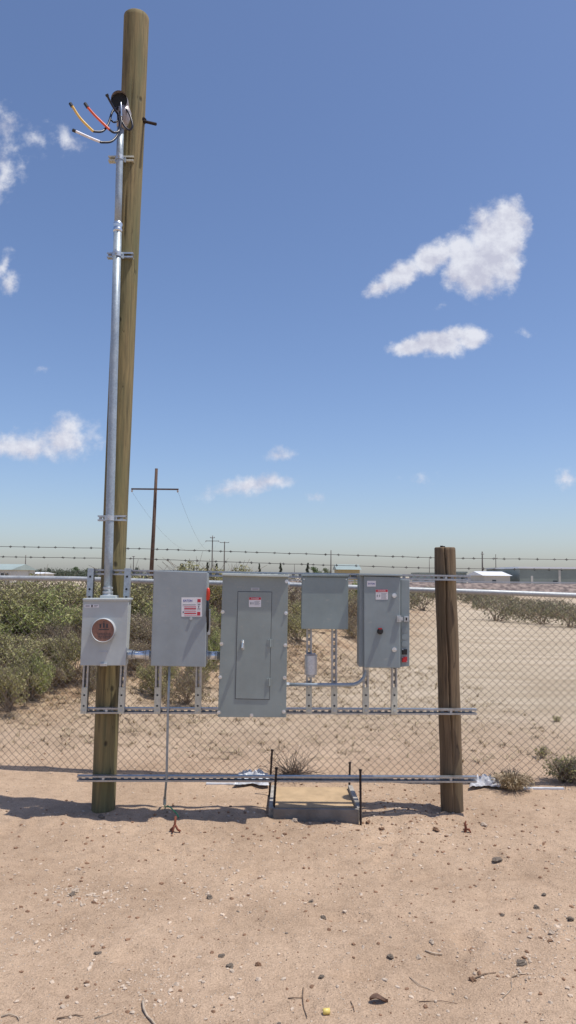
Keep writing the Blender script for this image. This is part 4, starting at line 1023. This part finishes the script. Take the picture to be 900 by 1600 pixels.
# grit
rnd = random.Random(21)
def grit(name, mat, n, lab, smin, smax, centres):
    mb = MB(); bases = []
    for s_ in range(5):
        bm = rockmesh(s_*3.1, (1, .8, .6), 1); bases.append(([v.co.copy() for v in bm.verts], [tuple(v.index for v in f.verts) for f in bm.faces])); bm.free()
    for i in range(n):
        if centres and rnd.random() < .36:
            cx, cy, sp2 = rnd.choice(centres); p = G(cx, cy); x = p.x+rnd.gauss(0, sp2); y = p.y+rnd.gauss(0, sp2)
        else:
            y = 2.6+5*rnd.random()**1.3; x = rnd.uniform(-1, 1)*(.46*y+.6)
        s = smin+(smax-smin)*rnd.random()**6; vs, fs = rnd.choice(bases); a = rnd.uniform(0, 6.28); ca, sa = math.cos(a), math.sin(a); z = height(x, y)+s*.15
        k = len(mb.v); mb.v += [Vector((x+(v.x*ca-v.y*sa)*s, y+(v.x*sa+v.y*ca)*s, z+v.z*s)) for v in vs]; mb.f += [tuple(j+k for j in f) for f in fs]
    tag(mb.build(name, M[mat], kind='stuff'), lab, 'gravel')
padc = [(600, 1300, .25), (660, 1280, .25), (480, 1295, .3), (330, 1300, .5), (200, 1290, .5), (760, 1300, .35), (600, 1240, .3)]
grit('gravel', 'rock_l', 9000, 'pale grit scattered over the foreground sand', .0022, .013, [(110, 1395, .08), (170, 1400, .08), (50, 1470, .1), (235, 1545, .12), (815, 1510, .12), (860, 1455, .08), (350, 1400, .2)]+padc)
grit('gravel', 'rock_b', 4500, 'brown soil crumbs scattered over the foreground sand', .0025, .014, padc*2+[(130, 1420, .3), (700, 1420, .4), (520, 1390, .3)])
grit('gravel', 'rock_d', 900, 'dark crumbs scattered over the foreground sand', .002, .009, [])

# ------------------------------------------------------------------ far surroundings
def far_pole(px, ytop, Htop, arms, mat, lab, lean=0, r=.14):
    D = (Htop-H)/(math.tan(math.atan((800-ytop)/F)+PITCH)); base = Vector((atpx(px, D), D, 0))
    t = thing('power_pole', base, lab, 'power pole', 'far power poles')
    top = base+Vector((lean, 0, Htop)); MB().tube([base-Vector((0, 0, .5)), base.lerp(top, .5)+Vector((lean*.1, 0, 0)), top], [r*1.25, r, r*.8], 10).build('shaft', M[mat], t, smooth=True)
    for (dz, hw) in arms:
        c = base.lerp(top, (Htop-dz)/Htop); mb = MB(); mb.box(c.x-hw, c.x+hw, c.y-r-.12, c.y-r, c.z-.06, c.z+.06)
        a = mb.build('crossarm', M[mat], t)
        for s in (-.95, .0, .95) if hw < 1.5 else (-.97, .97):
            mb = MB(); q = c+Vector((s*hw, -r-.06, 0)); sg = 1 if hw < 1.5 else -1
            mb.tube([q+Vector((0, 0, sg*.05)), q+Vector((0, 0, sg*.12)), q+Vector((0, 0, sg*.2)), q+Vector((0, 0, sg*.27))], [.03, .09, .07, .04], 8); mb.build('insulator', M['alu'], a, smooth=True)
    return base, top, D
pA = far_pole(235, 734, 10.5, [(1.75, 1.95)], 'oldpole', 'reddish brown far pole with one wide crossarm, just right of the tall timber pole', .28, .15)
pB = far_pole(331, 838, 10.5, [(1.2, 1.5), (.5, .5)], 'greypole', 'far grey pole with crossarm above the switch box', 0, .13)
pC = far_pole(350, 847, 10.5, [(.3, 1.2)], 'greypole', 'far grey pole right of another, between switch box and tall panel', 0, .15)
pD = far_pole(517, 859, 10, [], 'greypole', 'far plain pole above the junction box', 0, .18)
far_pole(208, 871, 8, [(.2, .5)], 'greypole', 'very small far pole between the tall timber pole and the reddish pole', 0, .15)
far_pole(39, 871, 8, [], 'greypole', 'very small far pole at the far left', 0, .16)
far_pole(671, 870, 8, [], 'greypole', 'faint far pole just left of the short timber post', 0, .10)
far_pole(460, 881, 7, [], 'greypole', 'tiny far pole right above the tall panel edge', 0, .12)
far_pole(754, 859, 10.5, [(.9, .5)], 'greypole', 'thicker dark far pole right of the short timber post', 0, .24)
far_pole(775, 863, 10.5, [(1.5, .6)], 'greypole', 'thinner far pole left of the grey warehouse', 0, .14)
def line(a, b, sag, lab):
    n = 24; pts = [a.lerp(b, i/n)-Vector((0, 0, sag*4*(i/n)*(1-i/n))) for i in range(n+1)]
    tag(MB().tube(pts, .008, 4).build('power_line', M['greypole']), lab, 'power line', 'power lines between far poles')
ca = pA[1]+Vector((0, 0, -1.75)); cb2 = pB[1]+Vector((0, 0, -1.2))
for sx, lab in ((-1.9, 'thin power line from the left end of the reddish pole crossarm'), (1.9, 'thin power line from the right end of the reddish pole crossarm')):
    line(ca+Vector((sx, -.2, -.3)), cb2+Vector((sx*.7, -.2, .2)), 3.5, lab)

# railway embankment, ballast
e0, e1 = Vector((-6, 98, 0)), Vector((120, 80, 0))
mb = MB(); d = (e1-e0).normalized(); n_ = Vector((-d.y, d.x, 0)); n_ = -n_ if n_.y > 0 else n_
prof = [(4.5, -.3), (1.6, 1.0), (-1.6, 1.0), (-4.5, -.3)]; ns_ = 60
for i in range(ns_+1):
    c = e0.lerp(e1, i/ns_)
    for (o_, z) in prof: mb.v.append(c+n_*o_+Vector((0, 0, z+.12*noise.noise(Vector((i*.6, o_, 1))))))
for i in range(ns_):
    for j in range(3): a = i*4+j; mb.f.append((a, a+1, a+5, a+4))
mb.build('embankment', M['ballast'], kind='structure')
mb = MB()
for o_ in (.72, -.72):
    a, b = e0+n_*o_+Vector((0, 0, 1.10)), e1+n_*o_+Vector((0, 0, 1.10)); u = n_*.06
    mb.hexa([a+u+Vector((0, 0, .16)), b+u+Vector((0, 0, .16)), b+u, a+u], [a-u+Vector((0, 0, .16)), b-u+Vector((0, 0, .16)), b-u, a-u])
mb.build('railway_track', M['steelrail'], kind='structure')

def building(px0, px1, ytop, D, hgt_ref, depth, wall, roof, lab, gable=False, doors=(), wins=(), roofpx=None, name='building'):
    x0, x1 = atpx(px0, D), atpx(px1, D); zt_ = P((px0+px1)/2, ytop, D).z
    t = thing(name, Vector(((x0+x1)/2, D, 0)), lab, 'building')
    mb = MB(); mb.box(x0, x1, D, D+depth, -.3, zt_); wl = mb.build('wall', M[wall], t)
    if gable:
        zr = zt_+gable; mb = MB(); o = .4; y0, y1 = D-o, D+depth+o
        mb.add([(x0-o, y0, zt_), (x1+o, y0, zt_), (x1+o, y1, zt_), (x0-o, y1, zt_), (x0-o, (y0+y1)/2, zr), (x1+o, (y0+y1)/2, zr)], [(0, 1, 5, 4), (2, 3, 4, 5), (0, 4, 3), (1, 2, 5), (0, 3, 2, 1)]); mb.build('roof', M[roof], t)
    else:
        mb = MB(); mb.box(x0-.2, x1+.2, D-.2, D+depth+.2, zt_+.003, zt_+.35); mb.build('roof', M[roof], t)
    for (a, b, z0, z1, nm) in wins:
        mb = MB(); mb.box(x0+(x1-x0)*a, x0+(x1-x0)*b, D-.06, D-.003, zt_*z0, zt_*z1); mb.build(nm, M['window' if nm != 'door' else 'wallpale'], t)
    return t
building(812, 985, 889, 150, 0, 25, 'wallgrey', 'roofwhite', 'long grey metal warehouse with a white roof edge at the right edge', wins=((.10, .12, 0, .6, 'door'), (.35, .37, 0, .95, 'door'), (.30, .34, .05, .35, 'window')))
building(757, 797, 899.5, 150, 0, 14, 'wallpale', 'roofwhite', 'small pale shed with a bright white roof left of the grey warehouse', gable=.9, wins=((.3, .45, 0, .6, 'window'),))
building(655, 682, 897, 170, 0, 10, 'teal', 'wallgrey', 'small green grey shed behind the top of the short post', wins=((.3, .5, .2, .6, 'window'),))
building(716, 729, 895.5, 170, 0, 10, 'wallgrey', 'wallgrey', 'narrow grey shed just right of the short post', wins=((.3, .6, .2, .6, 'window'),))
building(528, 562, 890, 160, 0, 12, 'walltan', 'teal', 'yellow house with a pale green roof above the junction box', gable=1.2, wins=((.2, .35, .5, .75, 'window'), (.6, .75, .5, .75, 'window')))
building(-30, 15, 890, 120, 0, 12, 'wallpale', 'teal', 'pale house with a green roof at the left edge', gable=1.0, wins=((.7, .8, .4, .75, 'window'), (.85, .95, .4, .75, 'window')))
building(47, 60, 896.5, 150, 0, 10, 'wallpale', 'roofwhite', 'low white roofed shed among the far trees at left', gable=.35, wins=((.3, .5, .3, .7, 'window'),))
# trees
def make_tree(mat, w, h, seed, conic, lab, nleaf=1500, size=.16):
    rnd = random.Random(seed); root = thing('tree', (0, 0, 0), lab, 'tree', 'far trees on the skyline')
    lf, tw = MB(), MB(); tw.tube([(0, 0, -.3), (.05, 0, h*.45), (0, .05, h*.9)], [.035*h, .022*h, .006*h], 7)
    nc = 22
    for i in range(nc):
        t = (i+.5)/nc; hz = h*(.22+.75*t); rr = w*((1-t)*.85+.1 if conic else math.sin(math.pi*(t*.8+.15))*.9)
        a = rnd.uniform(0, 6.28); q = rnd.uniform(.1, .75); c = Vector((math.cos(a)*rr*q, math.sin(a)*rr*q, hz)); cr = w*rnd.uniform(.2, .4)*(1.1-t*.5 if conic else 1)
        leaf_cloud(lf, c, cr, cr*.7, nleaf//nc, size, rnd); tw.tube([(0, 0, hz*.6), c], [.012*h, .004*h], 4)
    tw.build('trunk', M['greypole'], root); lf.build('crown', M[mat], root); return root
T1 = make_tree('tree', 1.5, 5.5, 31, True, 'x'); T2 = make_tree('tree', 2.1, 4.6, 32, False, 'x'); T3 = make_tree('treeg', 2.4, 4.6, 33, False, 'x')
firstt = {T1: True, T2: True, T3: True}
for (T, px, yt, h_, D0, wd, lab) in (
    (T2, 283, 881, 4.6, None, .7, 'small dark tree above the top of the switch box'),
    (T1, 324, 878, 5.5, None, .9, 'dark conical tree left of the two far grey poles'),
    (T1, 338, 880, 5.5, None, 1.0, 'dark conical tree between the two far grey poles'),
    (T2, 378, 889, 4.6, None, .8, 'tiny tree above the left half of the tall panel'),
    (T1, 405, 880, 5.5, None, .7, 'thin dark tree above the middle of the tall panel'),
    (T1, 438, 879, 5.5, None, .8, 'thin dark tree above the right half of the tall panel'),
    (T1, 481, 879, 5.5, None, .9, 'green grey pointed tree right of the tall panel'),
    (T3, 490, 886, 4.6, None, 1.3, 'wide green tree above the junction box, left one'),
    (T3, 508, 888, 4.6, None, 1.1, 'green tree next to the far plain pole'),
    (T2, 30, 888, 4.6, None, 1.2, 'dark tree right of the pale house at the left edge'),
    (T2, 75, 888, 4.6, None, 1.0, 'dark tree on the left skyline, third tree from the left edge'),
    (T3, 118, 886, 4.6, None, 1.3, 'green tree just left of the tall timber pole'),
    (T3, 137, 888, 4.6, None, 1.0, 'green tree behind the left vertical strut top'),
    (T2, 214, 887, 4.6, None, 1.0, 'dark tree between the tall timber pole and the reddish pole'),
    (T2, 52, 889, 4.6, None, .9, 'dark tree on the left skyline, second tree from the left edge')):
    s = 1.0; D = (h_-H)/(math.tan(math.atan((800-yt)/F)+PITCH+ROLL*((px-450)/F)*1.0))
    D = max(80, min(D, 330)); c = put(T, atpx(px, D), D, None, wd, 1.0, 0, lab, firstt[T]); firstt[T] = False
    zt_ = P(px, yt, D).z; k = zt_/h_; c.scale = (wd*k, wd*k, k); c.location.z = 0
# far scrub line on the horizon (uncountable)
rnd = random.Random(77); mb = MB()
for i in range(240):
    D = rnd.uniform(170, 330); px = rnd.uniform(-60, 300) if rnd.random() < .75 else rnd.uniform(300, 760); x = atpx(px, D); h_ = rnd.uniform(1.2, 3.0) if px < 300 else rnd.uniform(.8, 2)
    leaf_cloud(mb, Vector((x, D, h_*.5)), h_*1.3, h_*.55, 70, .32, rnd)
for i in range(230):
    D = rnd.uniform(175, 320); px = rnd.uniform(-80, 225); x = atpx(px, D); h_ = rnd.uniform(1.8, 3.6)*(D/230)
    leaf_cloud(mb, Vector((x, D, h_*.5)), h_*.8, h_*.5, 60, .30, rnd)
tag(mb.build('far_scrub', M['tree'], kind='stuff'), 'dark band of far scrub along the horizon', 'scrub')

# ------------------------------------------------------------------ sun and sky
sd = Vector((.36, -.098, 1)).normalized()
sun = bpy.data.lights.new('sun', 'SUN'); sun.energy = 4.3; sun.angle = R(.53); sun.color = (1, .955, .87)
so = bpy.data.objects.new('sun', sun); COL.objects.link(so); so.rotation_euler = sd.to_track_quat('Z', 'Y').to_euler(); so.location = (3, -2, 12)
w_ = bpy.data.worlds.new('World'); scene.world = w_; w_.use_nodes = True; ns = w_.node_tree.nodes; ls = w_.node_tree.links
bg = ns['Background']; bg.inputs[1].default_value = .127
sky = ns.new('ShaderNodeTexSky'); sky.sky_type = 'NISHITA'; sky.sun_disc = False
sky.sun_elevation = math.asin(sd.z); sky.sun_rotation = math.atan2(sd.x, sd.y)
sky.altitude = 900; sky.air_density = 1.1; sky.dust_density = 2.1; sky.ozone_density = 4.5
tc = ns.new('ShaderNodeTexCoord'); sep = ns.new('ShaderNodeSeparateXYZ'); ls.new(tc.outputs['Generated'], sep.inputs[0])
mxy = ns.new('ShaderNodeMath'); mxy.operation = 'MAXIMUM'; mxy.inputs[1].default_value = .02; ls.new(sep.outputs[1], mxy.inputs[0])
du = ns.new('ShaderNodeMath'); du.operation = 'DIVIDE'; ls.new(sep.outputs[0], du.inputs[0]); ls.new(mxy.outputs[0], du.inputs[1])
dv = ns.new('ShaderNodeMath'); dv.operation = 'DIVIDE'; ls.new(sep.outputs[2], dv.inputs[0]); ls.new(mxy.outputs[0], dv.inputs[1])
uv = ns.new('ShaderNodeCombineXYZ'); ls.new(du.outputs[0], uv.inputs[0]); ls.new(dv.outputs[0], uv.inputs[1])
# domain warp
wn = noisetex(ns, ls, uv.outputs[0], 22, 5, .6)
wa = ns.new('ShaderNodeVectorMath'); wa.operation = 'SUBTRACT'; wa.inputs[1].default_value = (.5, .5, .5); ls.new(wn.outputs['Color'], wa.inputs[0])
wb = ns.new('ShaderNodeVectorMath'); wb.operation = 'MULTIPLY_ADD'; wb.inputs[1].default_value = (.030, .018, 0); ls.new(wa.outputs[0], wb.inputs[0]); ls.new(uv.outputs[0], wb.inputs[2])
def uvp(px, py): d = ray(px, py); return d.x/d.y, d.z/d.y
CL = [(775, 385, 52, 55, 0, 1), (795, 352, 36, 36, 0, 1), (742, 418, 48, 40, 10, 1), (720, 395, 34, 26, 20, .9), (694, 397, 22, 20, 0, .8), (708, 425, 22, 24, 0, .8), (668, 405, 34, 19, 20, .9), (630, 428, 44, 18, 32, .85), (595, 448, 32, 9, 25, .7), (800, 425, 22, 18, 0, .7),
      (688, 538, 52, 19, 6, 1), (640, 544, 36, 13, 4, .9), (735, 528, 34, 17, 5, .9), (715, 522, 24, 12, 0, .8),
      (30, 698, 60, 20, 0, .55), (95, 690, 66, 27, 5, .6), (112, 668, 42, 18, 0, .45), (-20, 692, 40, 22, 0, .55),
      (395, 757, 68, 15, 6, .55), (360, 764, 52, 10, 12, .42), (425, 750, 34, 13, 0, .5), (436, 712, 28, 9, 0, .32),
      (8, 206, 24, 30, 20, .26), (4, 272, 20, 28, 0, .46), (30, 262, 14, 14, 0, .32), (110, 226, 24, 10, -20, .36), (101, 214, 10, 14, 0, .34), (48, 215, 30, 12, 0, .17), (14, 440, 17, 20, -30, .46), (4, 415, 12, 22, -20, .36),
      (885, 748, 26, 10, 0, .32), (665, 748, 20, 8, 0, .16), (492, 777, 18, 6, 0, .2), (818, 520, 12, 6, 0, .14), (690, 476, 10, 5, 0, .14), (70, 576, 14, 5, 0, .16)]
prev = None
for (px, py, rx, ry, rot, wgt) in CL:
    mp = ns.new('ShaderNodeMapping'); mp.vector_type = 'TEXTURE'; u_, v_ = uvp(px, py)
    sc_ = 1+.6*abs(u_)
    mp.inputs['Location'].default_value = (u_, v_, 0); mp.inputs['Rotation'].default_value = (0, 0, R(rot)); mp.inputs['Scale'].default_value = (rx/F*1.12, ry/F*1.25*(1+v_*v_), 1)
    ls.new(wb.outputs[0], mp.inputs['Vector'])
    ln = ns.new('ShaderNodeVectorMath'); ln.operation = 'LENGTH'; ls.new(mp.outputs[0], ln.inputs[0])
    mm = ns.new('ShaderNodeMath'); mm.operation = 'MULTIPLY_ADD'; mm.inputs[1].default_value = -wgt; mm.inputs[2].default_value = wgt; ls.new(ln.outputs['Value'], mm.inputs[0])
    if prev is None: prev = mm.outputs[0]
    else:
        mx_ = ns.new('ShaderNodeMath'); mx_.operation = 'SMOOTH_MAX'; mx_.inputs[2].default_value = .12; ls.new(prev, mx_.inputs[0]); ls.new(mm.outputs[0], mx_.inputs[1]); prev = mx_.outputs[0]
fb = noisetex(ns, ls, uv.outputs[0], 38, 8, .62)
ad = ns.new('ShaderNodeMath'); ad.operation = 'MULTIPLY_ADD'; ad.inputs[1].default_value = 1.05; ls.new(fb.outputs[0], ad.inputs[0])
sb = ns.new('ShaderNodeMath'); sb.operation = 'SUBTRACT'; sb.inputs[1].default_value = .56; ls.new(prev, sb.inputs[0]); ls.new(sb.outputs[0], ad.inputs[2])
dens = N(ns, 'ShaderNodeMapRange', interpolation_type='SMOOTHSTEP'); dens.inputs[1].default_value = -.08; dens.inputs[2].default_value = .50; dens.inputs[4].default_value = .96; ls.new(ad.outputs[0], dens.inputs[0])
gt = ns.new('ShaderNodeMath'); gt.operation = 'GREATER_THAN'; gt.inputs[1].default_value = .05; ls.new(sep.outputs[1], gt.inputs[0])
dm = ns.new('ShaderNodeMath'); dm.operation = 'MULTIPLY'; ls.new(dens.outputs[0], dm.inputs[0]); ls.new(gt.outputs[0], dm.inputs[1])
sh = noisetex(ns, ls, uv.outputs[0], 16, 6, .55)
cc_ = ramp(ns, [(.36, (4.5, 4.6, 5.5)), (.60, (6.2, 6.35, 6.95))]); of = mapping(ns, ls, uv.outputs[0], (1, 1, 1), (.004, .010, 0)); fb2 = noisetex(ns, ls, of, 38, 8, .62)
rl = ns.new('ShaderNodeMath'); rl.operation = 'SUBTRACT'; ls.new(fb.outputs[0], rl.inputs[0]); ls.new(fb2.outputs[0], rl.inputs[1])  # offset noise difference paints sunlit and self-shadowed cloud relief into the colour
r2 = ns.new('ShaderNodeMath'); r2.operation = 'MULTIPLY_ADD'; r2.inputs[1].default_value = .55; ls.new(rl.outputs[0], r2.inputs[0]); ls.new(sh.outputs[0], r2.inputs[2])
ls.new(r2.outputs[0], cc_.inputs[0])
tint = N(ns, 'ShaderNodeMixRGB', blend_type='MULTIPLY'); tint.inputs[0].default_value = 1; tint.inputs[2].default_value = (1.05, 1.02, 1.09, 1); ls.new(sky.outputs[0], tint.inputs[1])
mxc = N(ns, 'ShaderNodeMixRGB'); ls.new(dm.outputs[0], mxc.inputs[0]); ls.new(tint.outputs[0], mxc.inputs[1]); ls.new(cc_.outputs[0], mxc.inputs[2])
ls.new(mxc.outputs[0], bg.inputs[0])

for o in bpy.data.objects:
    if '_o' in o: del o['_o']
scene.view_settings.view_transform = 'Standard'; scene.view_settings.look = 'None'; scene.view_settings.exposure = 0; scene.view_settings.gamma = 1
scene.render.engine = 'CYCLES'
scene.cycles.max_bounces = 8
